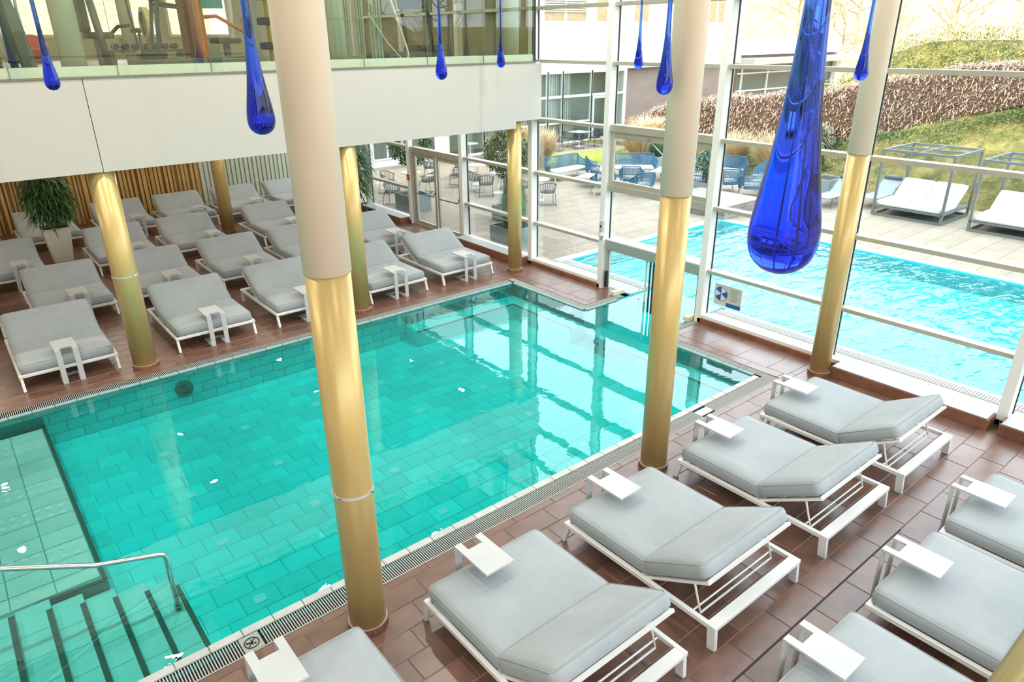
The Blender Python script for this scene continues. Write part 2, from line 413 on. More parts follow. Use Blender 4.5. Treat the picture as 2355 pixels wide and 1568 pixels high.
trough(PX0, GR, GN, 5.506); trough(PX1+.035, GR, 5.506, CY0-.03); trough(GR, 11.0, CY0-.2, CY0-.03)
trough(PX0, GR, 12.03, GF); trough(PX1+.035, GR, CY1+.03, 12.03); trough(GR, 11.0, CY1+.03, CY1+.2)
sl = MB()
x = -1.6
while x < GR-.02:
    if not (1.10 < x < 1.29) and not (7.96 < x < 8.25): sl.box(x, x+.0105, GN+.012, 5.50, -.008, .001)
    x += .026
sl.box(-1.6, GR, GN, GN+.012, -.04, .001)
tag(sl.build('gutter_grille', mt['grille'], coping), kind='stuff')
sl = MB(); x = -1.6
while x < PX1:
    sl.box(x, x+.0105, 12.035, GF-.01, -.008, .001); x += .026
tag(sl.build('gutter_grille', mt['grille'], coping), kind='stuff')
sl = MB()
for (a, c) in ((5.50, CY0-.03), (CY1+.03, GF)):
    y = a
    while y < c: sl.box(9.815, GR-.01, y, y+.0105, -.008, .001); y += .026
for (a, c) in ((CY0-.19, CY0-.035), (CY1+.035, CY1+.19)):
    x = GR
    while x < 11.0: sl.box(x, x+.0105, a, c, -.008, .001); x += .026
tag(sl.build('gutter_grille', mt['grille'], coping), kind='stuff')
# no-diving plate in the gutter, text plates
pl = MB().box(1.10, 1.285, GN+.015, 5.498, -.02, .004).build('no_diving_plate', M('plate_grey', (.36, .37, .35), .5, col2=(.30, .31, .30), scale=60), coping, bevel=.004)
ink = mt['seal']
rr = MB(); c0 = (1.192, 5.383)
ringp = [(c0[0]+.066*math.cos(a), c0[1]+.066*math.sin(a), .005) for a in np.linspace(0, 2*math.pi, 33)]
rr.tube(ringp, .006, 6, cap=False); rr.bar((c0[0]-.046, c0[1]-.046, .005), (c0[0]+.046, c0[1]+.046, .005), .011, .004)
rr.bar((c0[0]-.05, c0[1]+.012, .005), (c0[0]+.01, c0[1]-.008, .005), .013, .004); rr.bar((c0[0]+.005, c0[1]+.045, .005), (c0[0]+.002, c0[1]-.03, .005), .010, .004)
rr.lathe([(.011, .004), (.011, .008)], 10, (c0[0]+.026, c0[1]-.02, 0)); rr.bar((c0[0]-.045, c0[1]+.026, .005), (c0[0]-.005, c0[1]+.005, .005), .009, .004)
rr.build('pictogram', ink, pl)
pl = MB().box(7.96, 8.24, 5.33, 5.46, -.02, .004).build('depth_plate', M('plate_white', (.75, .77, .74), .4), coping, bevel=.003)
for k in range(3): MB().box(8.0, 8.2-.04*k, 5.36+.03*k, 5.366+.03*k, .004, .005).build('lettering', mt['alud'], pl)

# ------------------------------------------------------------------ columns
mt['basegrout'] = M('base_grout', (.45, .38, .30), .8)
def column(x, y, r, z1, zg, label, ring=False, z0=0, base=True, gym=False):
    t = thing('column', label, 'column', (x, y, z0), 0, None, 'thing')
    if gym:
        o = MB().lathe([(r, 0), (r, z1-z0)], 40).build('shaft', mt['gymcol'], t); o.data.polygons.foreach_set('use_smooth', [len(q.vertices) == 4 for q in o.data.polygons]); return t
    o = MB().lathe([(r, .06), (r, zg)], 40).build('gold_shaft', mt['gold'], t)
    if zg < z1-.1: MB().lathe([(r*1.045, zg), (r*1.045, z1)], 40).build('cream_shaft', mt['cream'], t)
    n = 22
    for k in range(n):
        a0, a1 = 2*math.pi*k/n+.02, 2*math.pi*(k+1)/n-.02
        m = MB(); rb = r+.022; ri = r-.02
        m.add([(q*math.cos(a), q*math.sin(a), z) for z in (.002, .072) for a in (a0, a1) for q in (ri, rb)], [(0,1,3,2),(4,6,7,5),(1,5,7,3),(0,2,6,4),(0,4,5,1),(2,3,7,6)])
        m.build('base_tile', mt['kerb'], t)
    MB().lathe([(r+.016, .0), (r+.016, .074)], 24).build('base_core', mt['basegrout'], t)
    if ring:
        bnd = MB().lathe([(r, ring-.012), (r+.008, ring-.012), (r+.008, ring+.012), (r, ring+.012)], 32, cap=False).build('cable_band', mt['tablewhite'], t)
        for k in range(4):
            a = k*math.pi/2+.5
            MB().bar((r*math.cos(a), r*math.sin(a), ring), ((r+.05)*math.cos(a), (r+.05)*math.sin(a), ring+.02), .012, .012).build('band_hook', mt['steel'], bnd)
    for p in t.children: 
        if p.name.startswith(('gold', 'cream')): p.data.polygons.foreach_set('use_smooth', [len(q.vertices) == 4 for q in p.data.polygons])
    return t
mt['gymcol'] = M('pale_green_column', (.62, .66, .55), .5)
column(2.165, 4.915, .175, HZ, 3.56, 'gold and cream column at the near pool edge, with a white band low down', 1.56)
column(6.38, 4.925, .171, HZ, 3.58, 'gold and cream column between the white daybeds and the swim channel door')
column(10.64, 4.96, .157, HZ, 3.60, 'gold and cream column standing right against the glass wall')
column(2.03, 12.62, .192, 3.50, 3.50, 'gold column with thin white band in front of the daybeds, leftmost', 1.66)
column(6.20, 12.60, .187, 3.50, 3.50, 'gold column at the far pool edge partly behind the cream column')
column(10.37, 12.63, .163, 3.50, 3.50, 'gold column beside the corner of the pool and the glass wall')
column(6.32, 20.95, .185, 3.50, 3.50, 'gold column among the daybeds near the slatted wall')

# ------------------------------------------------------------------ glass wall
GX = 11.2
MUL = [-2.9, -.25, 2.40, 5.09, 7.72, 10.42, 12.83, 15.70, 18.40, 21.15, 23.80]
TR = [1.04, 2.26, 3.48, 4.72, 5.79, 7.0]
mt['gympanel'] = M('gym_side_panel', (.30, .29, .17), .7, col2=(.24, .23, .13), scale=2)
for i in range(len(MUL)-1):
    y0, y1 = MUL[i], MUL[i+1]; door_bay = (i == 4); exit_bay = abs(y0-15.7) < .01
    if i < 1: continue
    w = tag(bpy.data.objects.new('window_%d' % i, None), None, None, kind='structure'); link(w)
    w['label'] = ('bay %d' % i) and {1: 'glass wall bay at the lower right of the hall', 2: 'glass bay behind the farthest poolside daybed', 3: 'glass bay carrying the round blue sign',
        4: 'glass bay above the swim channel door', 5: 'glass bay at the far corner of the pool', 6: 'glass bay beside the potted cone topiary', 7: 'glass bay holding the double exit door',
        8: 'glass bay in front of the grey planter with tree', 9: 'glass bay behind the indoor palm'}[i]
    w['category'] = 'window'
    # mullion at y1 (and at the first bay also y0)
    for yy in ([y0, y1] if i == 1 else [y1]):
        MB().box(GX-.20, GX, yy-.07, yy+.07, 0, HZ).build('mullion', mt['frame'], w, bevel=.006, seg=1)
        MB().box(GX, GX+.03, yy-.075, yy+.075, 0, HZ).build('outer_cap', mt['alu'], w)
    zs = [.16]+TR+[HZ-.1]
    if door_bay: zs = [1.12, 2.26, 3.48, 4.72, 5.79, 7.0, HZ-.1]
    if exit_bay: zs = [2.26, 3.48, 4.72, 5.79, 7.0, HZ-.1]
    for k, z in enumerate(zs):
        if z in TR:
            th = .07 if door_bay and z in (2.26, 3.48) else .035
            MB().box(GX-.14, GX+.03, y0+.07, y1-.07, z-th, z+th).build('transom', mt['alu'], w, bevel=.004, seg=1)
    for k in range(len(zs)-1):
        z0, z1 = zs[k], zs[k+1]
        if y0 > 12 and z0 >= 4.7: MB().box(GX-.03, GX+.0, y0+.07, y1-.07, z0, z1).build('panel', mt['gympanel'], w)
        else: MB().box(GX-.012, GX+.0, y0+.07, y1-.07, z0, z1).build('pane', mt['pane'], w)
        for yy in (y0+.076, y1-.076): MB().box(GX-.02, GX+.008, yy-.007, yy+.007, z0, z1).build('seal', mt['seal'], w)
    if not door_bay and not exit_bay:
        MB().box(GX-.17, GX+.03, y0+.07, y1-.07, .09, .16).build('bottom_frame', mt['frame'], w, bevel=.005, seg=1)
        n = 4; s = (y1-y0)/n
        for k in range(n): MB().box(GX-.2, GX-.02, y0+k*s+.003, y0+(k+1)*s-.003, .0, .09).build('kerb_tile', mt['kerb'], w)
    if door_bay:
        # hopper window over the header: sash, closer bar
        MB().box(GX-.10, GX-.04, y0+.08, y0+.16, 2.33, 3.41).box(GX-.10, GX-.04, y1-.16, y1-.08, 2.33, 3.41).box(GX-.10, GX-.04, y0+.16, y1-.16, 2.33, 2.42).box(GX-.10, GX-.04, y0+.16, y1-.16, 3.28, 3.41).build('sash_frame', mt['alu'], w, bevel=.004, seg=1)
        MB().box(GX-.16, GX-.10, y1-1.1, y1-.5, 3.30, 3.36).build('window_closer', mt['alud'], w)
        MB().bar((GX-.14, y1-1.15, 3.31), (GX-.10, y1-1.5, 3.05), .02, .02).build('closer_arm', mt['alud'], w)
        MB().bar((GX-.14, y0+.75, 3.31), (GX-.10, y0+.45, 3.05), .02, .02).build('closer_arm', mt['alud'], w)

# sliding door over the swim channel
dr = thing('door_1', 'sliding glass door with grey header box over the swim channel', 'door', (GX, 9.07, 0), kind='structure')
DY0, DY1 = 7.79-9.07, 10.35-9.07
MB().box(-.13, .25, DY0-.02, DY1+.14, .90, 1.12).build('header_box', mt['alud'], dr, bevel=.008, seg=1)
MB().box(-.12, .24, DY0-.01, DY1+.13, 1.12, 1.128).build('header_cover', mt['tablewhite'], dr)
MB().box(-.10, .02, DY1-.05, DY1+.06, 0, .90).build('jamb', mt['alud'], dr, bevel=.004, seg=1)
MB().box(-.10, .02, DY0, DY0+.09, 0, .90).build('jamb', mt['alud'], dr, bevel=.004, seg=1)
MB().box(-.16, -.10, DY1-.11, DY1-.05, .05, .42).build('door_bumper', mt['seal'], dr, bevel=.006)
def leaf(y0, y1, x, dark_at):
    lf = MB().box(x-.006, x+.006, y0, y1, -.25, .90).build('door_leaf', mt['clear'], dr)
    for yy, m_ in ((y0, 'seal'), (y1, 'alud')):
        MB().box(x-.018, x+.018, yy-.012, yy+.012, -.25, .90).build('leaf_stile', mt['seal'] if (yy == dark_at) else mt['frame'], lf)
    return lf
leaf(9.12-9.07, 10.28-9.07, -.03, 9.12-9.07); leaf(7.90-9.07, 8.32-9.07, -.03, 8.32-9.07); leaf(9.0-9.07, 9.20-9.07, -.07, 9.0-9.07)
for yy in (9.86-9.07, 7.88-9.07): MB().box(-.36, -.02, yy-.06, yy+.06, .0, .09).build('foam_block', M('foam_beige', (.72, .66, .46), .7), dr, bevel=.01)
for (yy, zz) in ((.30, .25), (.30, .02)): MB().lathe([(.012, -.05), (.012, -.03)], 10).build('glass_fixing', mt['seal'], dr).location = (-.05, yy, zz)

mt['pushbar'] = M('push_bar_dark', (.10, .11, .10), .4)
# double exit door under the gallery
dr2 = thing('door_2', 'narrow-framed double exit door with push bars under the gallery', 'door', (GX, 17.05, 0), kind='structure')
MB().box(-.14, .02, -1.29, -1.20, 0, 2.24).box(-.14, .02, 1.20, 1.29, 0, 2.24).box(-.14, .02, -1.2, 1.2, 2.14, 2.24).box(-.14, .02, -1.2, 1.2, 0, .03).build('door_frame', mt['alu'], dr2, bevel=.004, seg=1)
for s in (-1, 1):
    a, c = (.03, 1.18) if s > 0 else (-1.18, -.03)
    lf = MB().box(-.09, -.03, a, a+.09, .03, 2.13).box(-.09, -.03, c-.09, c, .03, 2.13).box(-.09, -.03, a+.09, c-.09, .03, .13).box(-.09, -.03, a+.09, c-.09, 2.03, 2.13).build('door_leaf', mt['alu'], dr2, bevel=.003, seg=1)
    MB().box(-.066, -.056, a+.09, c-.09, .13, 2.03).build('pane', mt['pane'], lf)
    pb = MB().tube([(-.09, a+.05, 1.12), (-.17, a+.05, 1.0), (-.17, c-.2, .98), (-.09, c-.05, 1.12)], .017, 8).build('push_bar', mt['pushbar'], lf)

# grey convector sills along the glass
for k, (a, c) in enumerate(((2.47, 4.80), (-.2, 2.33), (12.9, 15.6), (18.5, 21.0), (21.2, 23.7))):
    t = thing('convector_sill', ['grey convector sill behind the farthest poolside daybed', 'grey convector sill at the lower right glass bay', 'grey convector sill beside the corner column and daybed', 'grey convector sill next to the exit door', 'grey convector sill near the back wall corner'][k], 'radiator', (GX-.02, (a+c)/2, 0))
    MB().box(-.50, -.18, a-(a+c)/2, c-(a+c)/2, .0, .17).build('tiled_body', mt['kerb'], t, bevel=.004, seg=1)
    MB().box(-.49, -.15, a-(a+c)/2+.02, c-(a+c)/2-.02, .172, .19).build('top_grille', M('sill_top', (.46, .49, .46), .4, .2), t, bevel=.003, seg=1)

# round blue sign on the glass
sg = thing('safety_sign', 'white sign with round blue and white wheel hung on the glass', 'sign', (GX-.045, 7.19, .44))
MB().box(-.006, .006, -.30, .30, -.02, .40).build('board', M('sign_board', (.60, .60, .52), .5), sg, bevel=.003)
bl = M('sign_blue', (.02, .10, .36), .5); wh = M('sign_white', (.72, .72, .66), .5)
for k in range(6):
    a0 = k*math.pi/3+math.pi/6; pts = [(0, 0)]+[(.135*math.cos(a0+j*math.pi/30), .135*math.sin(a0+j*math.pi/30)) for j in range(11)]
    m = MB().prism(pts, 0, .004); m.v = [(-.007-z, .145-u, .215+v) for u, v, z in m.v]
    m.build('wheel_segment', bl if k % 2 == 1 else wh, sg)
m = MB(); m.tube([(-.010, .145+.137*math.cos(a), .215+.137*math.sin(a)) for a in np.linspace(0, 2*math.pi, 33)], .004, 5, cap=False); m.build('wheel_rim', bl, sg)
MB().box(-.009, -.006, -.295, .02, -.015, .065).build('blue_strip', bl, sg)
for k in range(6): MB().box(-.009, -.006, -.24+.02*(k % 3), -.05, .335-.042*k, .355-.042*k).build('text_line', mt['alud'], sg)
# switch box and red call point
t = thing('switch_box', 'white switch box with black button on the channel mullion', 'switch', (GX-.22, 10.38, 1.22))
MB().box(-.06, .02, -.07, .03, .10, .34).build('box', mt['tablewhite'], t, bevel=.006); MB().box(-.05, .02, -.02, .08, .0, .1).build('junction', mt['frame'], t, bevel=.004)
MB().box(-.075, -.06, -.04, 0, .2, .24).build('button', mt['seal'], t); MB().tube([(-.02, -.02, .0), (-.03, -.02, -.06), (.0, .05, -.1)], .006, 6).build('cable', mt['seal'], t)
t = thing('fire_call_point', 'small red fire call point on the post beside the exit door', 'alarm', (GX-.205, 18.40, 1.40))
MB().box(-.02, 0, -.07, .07, -.09, .07).build('housing', M('alarm_red', (.42, .02, .03), .4), t, bevel=.005); MB().box(-.024, -.02, -.035, .03, -.05, .03).build('glass_front', mt['tablewhite'], t)
# ------------------------------------------------------------------ gallery over the far side
FY = 12.40; SZ0, SZ1 = 3.36, 4.72
slab = struct('ceiling_gallery', MB().box(HX0, GX-.21, FY+.06, HY1, SZ0+.14, SZ1-.01), mt['ceil'], 'white soffit under the gallery above the daybed rows', 'ceiling')
wf = tag(MB().box(HX0, 10.22, FY+.03, FY+.06, SZ0+.01, SZ1-.03).build('wall_gallery', mt['fascia']), 'broad cream gallery front above the far pool edge', 'wall', kind='structure')
MB().box(HX0, 2.035, FY, FY+.03, SZ0, SZ1-.02).build('panel', mt['fascia'], wf, bevel=.003, seg=1)
m = MB(); n = [(2.045, SZ0), (10.24, SZ0), (10.24, SZ0+.15), (10.80, SZ0+.15), (10.80, SZ1-.02), (2.045, SZ1-.02)]
m.prism(n, -FY-.03, -FY); m.v = [(x, -z, y) for x, y, z in m.v]; m.f = [f[::-1] for f in m.f]
m.build('panel', mt['fascia'], wf)
MB().box(10.24, 11.0, FY+.03, FY+.06, SZ0+.15, SZ1-.03).build('return', mt['fascia'], wf)
MB().box(2.035, 2.045, FY+.012, FY+.03, SZ0, SZ1-.02).build('joint', mt['seal'], wf)
MB().box(HX0, 10.80, FY-.015, FY+.1, SZ1-.02, SZ1+.01).build('concrete_edge', mt['concrete'], wf)
# gallery glazing
gg = tag(bpy.data.objects.new('window_gallery', None), 'frameless glass screen of the gym above the gallery front', 'window', kind='structure'); link(gg)
JX = [1.17+1.37*k for k in range(-5, 8)]
for a, c in zip(JX[:-1], JX[1:]):
    c = min(c, 10.74)
    MB().box(a+.004, c-.004, FY+.004, FY+.016, SZ1+.01, HZ).build('pane', mt['galglass'], gg)
    MB().box(a+.004, c-.004, FY+.018, FY+.024, SZ1+.01, SZ1+.15).build('frosted_band', mt['frost'], gg)
    MB().box(a-.003, a+.003, FY+.004, FY+.018, SZ1+.01, HZ).build('joint_seal', mt['concrete'], gg)
MB().box(10.74, 10.80, FY, FY+.06, SZ1+.01, HZ).build('end_post', mt['seal'], gg)

# ------------------------------------------------------------------ walls and ceiling
struct('ceiling', MB().plate([HX0, GX], [HY0, HY1], lambda x, y: True, HZ), mt['ceil'], 'white ceiling high above the pool hall', 'ceiling')
struct('roof_slab', MB().box(HX0-.3, GX+.5, HY0-.3, HY1+.3, HZ+.05, HZ+.35), mt['ceil'])
struct('wall_left', MB().box(HX0-.2, HX0, HY0, HY1, -.1, HZ+.05), mt['plaster'], 'cream plaster wall at the near end of the hall', 'wall')
wn = struct('wall_near', MB().box(HX0, GX, HY0-.2, HY0, -.1, .5), mt['plaster'], 'glazed wall along the near side of the hall', 'wall')
MB().box(HX0, GX, HY0-.2, HY0, HZ-.3, HZ+.05).build('top_beam', mt['plaster'], wn)
for k in range(8):
    x0 = HX0+k*2.4
    MB().box(x0-.07, x0+.07, HY0-.2, HY0, .5, HZ-.3).build('mullion', mt['frame'], wn)
    MB().box(x0+.07, x0+2.33, HY0-.1, HY0-.09, .5, HZ-.3).build('pane', mt['pane'], wn)
    for z in (2.26, 4.72, 7.0): MB().box(x0+.07, x0+2.33, HY0-.15, HY0-.02, z-.035, z+.035).build('transom', mt['alu'], wn)
struct('wall_end', MB().box(GX-.1, GX, HY0, -2.0, 0, HZ), mt['plaster'])
# slatted back wall
wb = struct('wall_back', MB().box(HX0, 6.9, HY1-.03, HY1, 0, SZ0+.2), mt['wooddark'], 'gold timber slat wall behind the last row of daybeds', 'wall')
sd = [MB().box(-w/2, w/2, -.05, 0, 0, SZ0+.1).mesh('slat', mat=mt['wood']) for w in (.055, .08, .11)]
x = -.6
while x < 6.85:
    k = random.choice((0, 1, 1, 2)); w = (.055, .08, .11)[k]
    o = bpy.data.objects.new('slat', sd[k]); link(o, wb); o.location = (x+w/2, HY1-.03, .01); o.scale = (1, random.uniform(.7, 1.6), 1); x += w+random.choice((.035, .05, .09))
wb2 = struct('wall_back_pale', MB().box(6.9, GX-.05, HY1-.03, HY1, 0, SZ0+.2), mt['greenback'], 'pale green slatted wall panel near the glass corner', 'wall')
gd = MB().box(-.055, .055, -.035, 0, 0, SZ0+.1).mesh('slat', mat=mt['greenslat'])
x = 6.97
while x < GX-.1:
    o = bpy.data.objects.new('slat', gd); link(o, wb2); o.location = (x, HY1-.03, .01); x += .15
# gym shell
gym_floor = struct('floor_gym', MB().plate([HX0, GX-.2], [FY+.06, HY1], lambda x, y: True, SZ1), M('gym_floor', (.34, .27, .15), .4, col2=(.28, .22, .12), scale=2), 'wooden gym floor behind the gallery glass', 'floor')
m = MB().plate([HX0, .2, 2.0, 2.4, 4.2, 4.6, 6.4, 6.8, 8.6, GX-.05], [SZ1, 5.35, 7.4, HZ], lambda x, y: not (5.35 < y < 7.4 and (.2 < x < 2.0 or 2.4 < x < 4.2 or 4.6 < x < 6.4 or 6.8 < x < 8.6)), 0)
m.v = [(x, HY1-.02, y) for x, y, z in m.v]; m.f = [f[::-1] for f in m.f]
wg = struct('wall_gym', m, M('gym_wall', (.50, .50, .36), .8), 'olive cream back wall of the gym with windows', 'wall')
for k, a in enumerate((.2, 2.4, 4.6, 6.8)):
    w = tag(bpy.data.objects.new('window_gym_%d' % (k+1), None), ['gym window leftmost on the back wall', 'gym window second from the left on the back wall', 'gym window third from the left on the back wall', 'gym window behind the green curtain strips'][k], 'window', kind='structure'); link(w)
    MB().box(a, a+1.8, HY1-.03, HY1-.02, 5.35, 7.4).build('pane', mt['pane'], w)
    MB().box(a-.05, a+.03, HY1-.06, HY1, 5.30, 7.45).box(a+1.77, a+1.85, HY1-.06, HY1, 5.30, 7.45).box(a+.03, a+1.77, HY1-.06, HY1, 5.30, 5.38).box(a+.03, a+1.77, HY1-.06, HY1, 7.37, 7.45).box(a+.87, a+.93, HY1-.05, HY1, 5.38, 7.37).build('window_frame', mt['white'], w)
for (x, y, l) in ((2.03, 12.66, 'thick pale column behind the gallery glass, beside the red ball'), (6.25, 12.66, 'pale column behind the gallery glass, beside the green curtain strips'), (10.37, 12.72, 'slim pale column behind the gallery glass at the right end'),
               (4.05, 18.0, 'pale green column standing deep in the gym'), (4.98, 17.0, 'brown column in the middle of the gym')):
    c = column(x, y, .17 if y < 13 else .14, HZ, 0, l, z0=SZ1, gym=True)
    if 'brown' in l: c.children[0].data.materials.clear(); c.children[0].data.materials.append(M('brown_column', (.30, .15, .05), .5))

# ------------------------------------------------------------------ ceiling lamps; hall and soffit ones are added, unseen, to light the interior
lm = lamp_mat('lamp_face', (1, .93, .80), 4)
def ceiling_light(x, y, z, r, watt, label, col=(1, .95, .88)):
    t = thing('ceiling_light', label, 'lamp', (x, y, z), group='ceiling lamps')
    MB().lathe([(r+.03, -.05), (r+.03, 0), (r, 0), (r, -.05)], 28, cap=False).build('lamp_rim', mt['white'], t)
    MB().lathe([(r, -.02), (r, -.012)], 28).build('lamp_face', lm, t)
    l = bpy.data.lights.new('lamp_light', 'AREA'); l.shape = 'DISK'; l.size = r*2; l.energy = watt; l.color = col
    o = bpy.data.objects.new('lamp_light', l); link(o, t); o.location = (0, 0, -.06)
for i, x in enumerate((-5, -1.2, 2.6, 6.4, 9.6)):
    for j, y in enumerate((-2.5, 1.5, 7.5, 10.5)):
        ceiling_light(x, y, HZ, .085, 90 if y > 5 else 26, 'added round ceiling lamp lighting the pool hall, out of view')
for x in (-4, -.5, 3.0, 6.5, 9.5):
    for y in (13.9, 16.4, 18.9, 21.4, 23.6):
        ceiling_light(x, y, SZ0+.14, .07, 13, 'added small downlight under the gallery soffit, out of view', (1, .88, .70))
for x in (-3, 1.5, 5.5, 9.2):
    for y in (15, 20): ceiling_light(x, y, HZ-.002, .2, 22, 'round ceiling lamp over the gym floor', (1, .95, .78))
# ------------------------------------------------------------------ daybeds
def cushion_mesh(w, l, t, r, mat, nx=14, ny=12):
    """soft cushion block: rounded edges and slightly crowned top, x across, y along, z up from 0"""
    b = bmesh.new(); bmesh.ops.create_cube(b, size=1)
    bmesh.ops.scale(b, vec=(w, l, t), verts=b.verts); bmesh.ops.translate(b, vec=(0, 0, t/2), verts=b.verts)
    bmesh.ops.subdivide_edges(b, edges=[e for e in b.edges if abs((e.verts[0].co-e.verts[1].co).x) > .5*w], cuts=nx)
    bmesh.ops.subdivide_edges(b, edges=[e for e in b.edges if abs((e.verts[0].co-e.verts[1].co).y) > .5*l], cuts=ny)
    bmesh.ops.subdivide_edges(b, edges=[e for e in b.edges if abs((e.verts[0].co-e.verts[1].co).z) > .5*t], cuts=2)
    for v in b.verts:
        c = v.co; q = Vector((max(-w/2+r, min(w/2-r, c.x)), max(-l/2+r, min(l/2-r, c.y)), max(r, min(t-r, c.z)))); d = c-q
        if d.length > 1e-6: v.co = q+d.normalized()*r
        if c.z > t*.6: v.co.z += .012*(1-(2*c.x/w)**4)*(1-(2*c.y/l)**4)+.003*math.sin(c.x*13+c.y*5)*math.sin(c.y*9)
    m = bpy.data.meshes.new('cushion'); b.to_mesh(m); b.free(); m.materials.append(mat)
    m.polygons.foreach_set('use_smooth', [True]*len(m.polygons)); return m

mt['piping'] = M('grey_piping', (.33, .355, .365), .9)
def pipe(o, w, l, t, r):
    a, b, k = w/2-r*.30, l/2-r*.30, .05; z = t-r*.28
    pts = []
    for (cx, cy_, a0) in ((a-k, b-k, 0), (-a+k, b-k, 1), (-a+k, -b+k, 2), (a-k, -b+k, 3)):
        pts += [(cx+k*math.cos((a0+u/3)*math.pi/2), cy_+k*math.sin((a0+u/3)*math.pi/2), z) for u in range(4)]
    MB().tube(pts+[pts[0]], .0055, 6, cap=False).build('piping', mt['piping'], o, smooth=True)
BW, BL = 1.45, 2.02
def make_daybed():
    t = thing('daybed', '', 'daybed')
    W = BW/2
    for q in (-W, W-.05): MB().box(q, q+.05, .02, BL, .222, .275).build('side_rail', mt['white'], t, bevel=.005, seg=1)
    MB().box(-W+.05, W-.05, .02, .07, .225, .275).build('foot_rail', mt['white'], t, bevel=.005, seg=1)
    MB().box(-W+.05, W-.05, BL-.11, BL, .225, .275).build('head_rail', mt['white'], t, bevel=.005, seg=1)
    MB().box(-W+.05, W-.05, 1.10, 1.16, .215, .265).build('cross_bar', mt['white'], t)
    for sx in (-1, 1):
        a = sx*(W-.03)
        MB().bar((a, .06, .21), (a, -.005, 0), .04, .055, (0, 1, 0)).build('leg', mt['white'], t)
        MB().bar((a, BL-.05, .24), (a, BL-.03, 0), .045, .085, (0, 1, 0)).build('leg', mt['white'], t)
    o = bpy.data.objects.new('seat_cushion', cushion_mesh(BW-.07, 1.13, .165, .045, mt['cushion'])); link(o, t); o.location = (0, .60, .272); pipe(o, BW-.07, 1.13, .165, .045)
    A = math.radians(30); L = .80
    o = bpy.data.objects.new('back_cushion', cushion_mesh(BW-.07, L, .165, .05, mt['cushion'])); link(o, t)
    pipe(o, BW-.07, L, .165, .05)
    ca, sa = math.cos(A), math.sin(A)
    hy, hz = 1.165, .275
    o.location = (0, hy+ca*L/2, hz+sa*L/2+.01); o.rotation_euler = (A, 0, 0)
    P = lambda u, x, k=0: (x, hy+ca*u-sa*k, hz+sa*u+ca*k)
    for sx in (-1, 1): MB().bar(P(0, sx*(W-.07), -.015), P(L, sx*(W-.07), -.015), .045, .03).build('backrest_rail', mt['white'], t)
    MB().bar(P(L-.02, -W+.07, -.015), P(L-.02, W-.07, -.015), .03, .04, (0, 0, 1)).build('backrest_top_bar', mt['white'], t)
    for u in (.25, .50): MB().bar(P(u, -W+.08, -.015), P(u, W-.08, -.015), .028, .02).build('back_rod', mt['white'], t)
    m = MB()
    x0 = W-.13
    m.tube([P(.55, -x0, -.03), (-x0, hy+.60, .20), (x0, hy+.60, .20), P(.55, x0, -.03)], .012, 8)
    m.build('prop_strut', mt['white'], t)
    m = MB().tube([(-W+.05, BL-.30, .235), (W-.05, BL-.30, .235)], .010, 8); m.build('catch_rod', mt['white'], t)
    return t
def make_table():
    t = thing('side_table', '', 'table')
    m = MB(); pts = [(-.165, -.10), (-.085, -.10), (-.085, .03), (.085, .03), (.085, -.10), (.165, -.10), (.165, .43), (-.165, .43)]
    m.prism(pts, .575, .597); m.build('table_top', mt['tablewhite'], t)
    for sx in (-1, 1):
        MB().box(sx*.125-.04, sx*.125+.04, -.10, -.078, 0, .578).build('leg', mt['tablewhite'], t, bevel=.002, seg=1)
        MB().box(sx*.125-.04, sx*.125+.04, -.078, .34, .0, .02).build('foot', mt['tablewhite'], t)
    MB().box(-.085, .085, .28, .34, .0, .02).build('foot_bar', mt['tablewhite'], t)
    return t
bed0 = make_daybed(); tab0 = make_table(); _used = [False]
NTH = ['nearest to', 'second from', 'third from', 'fourth from', 'fifth from', 'sixth from']
def put(x, y, flip, label, dx=0, table=True, rz=0):
    a = (math.pi if flip else 0)+rz
    if not _used[0]: bed, tb = bed0, tab0; _used[0] = True
    else: bed = copy_tree(bed0); tb = copy_tree(tab0) if table else None
    bed.location = (x, y, 0); bed.rotation_euler = (0, 0, a); bed['label'] = 'grey double daybed '+label; bed['group'] = 'grey double daybeds with white frames'
    if tb:
        tb.location = (x+(-dx if flip else dx), y, 0); tb.rotation_euler = (0, 0, a); tb['label'] = 'white side table over daybed, '+label.replace('in the ','').replace('on the ','').replace('along the ',''); tb['group'] = 'white side tables'
W_ = 'the glass wall'
row1 = [.955, 3.35, 5.22, 7.26, 9.12]
for k, x in enumerate(row1): put(x, 12.82, False, 'along the far pool edge, %s %s' % (NTH[4-k], W_), .0)
for k, x in enumerate([-.42, 1.56, 3.36, 5.15, 6.87, 8.90]): put(x, 15.72, False, 'in the second far row, %s %s' % (NTH[5-k], W_), .08)
for k, x in enumerate([.80, 3.24, 5.00, 7.29]): put(x, 18.78, False, 'in the third far row, %s %s' % (NTH[3-k], W_), .3 if k == 2 else .2)
for k, x in enumerate([.25, 2.10, 4.03, 5.75, 7.52, 9.22]): put(x, 22.15, False, 'in the back row by slatted wall, %s %s' % (NTH[5-k], W_), .2)
for k, x in enumerate([1.22, 3.31, 5.15, 7.12, 8.95]): put(x, 4.585, True, 'on the near pool edge, %s %s' % (NTH[4-k], W_), .1)
for k, x in enumerate([4.75, 6.50, 8.15]): put(x, 1.88, True, 'in the row behind the drain, %s %s' % (NTH[2-k], W_), .1)

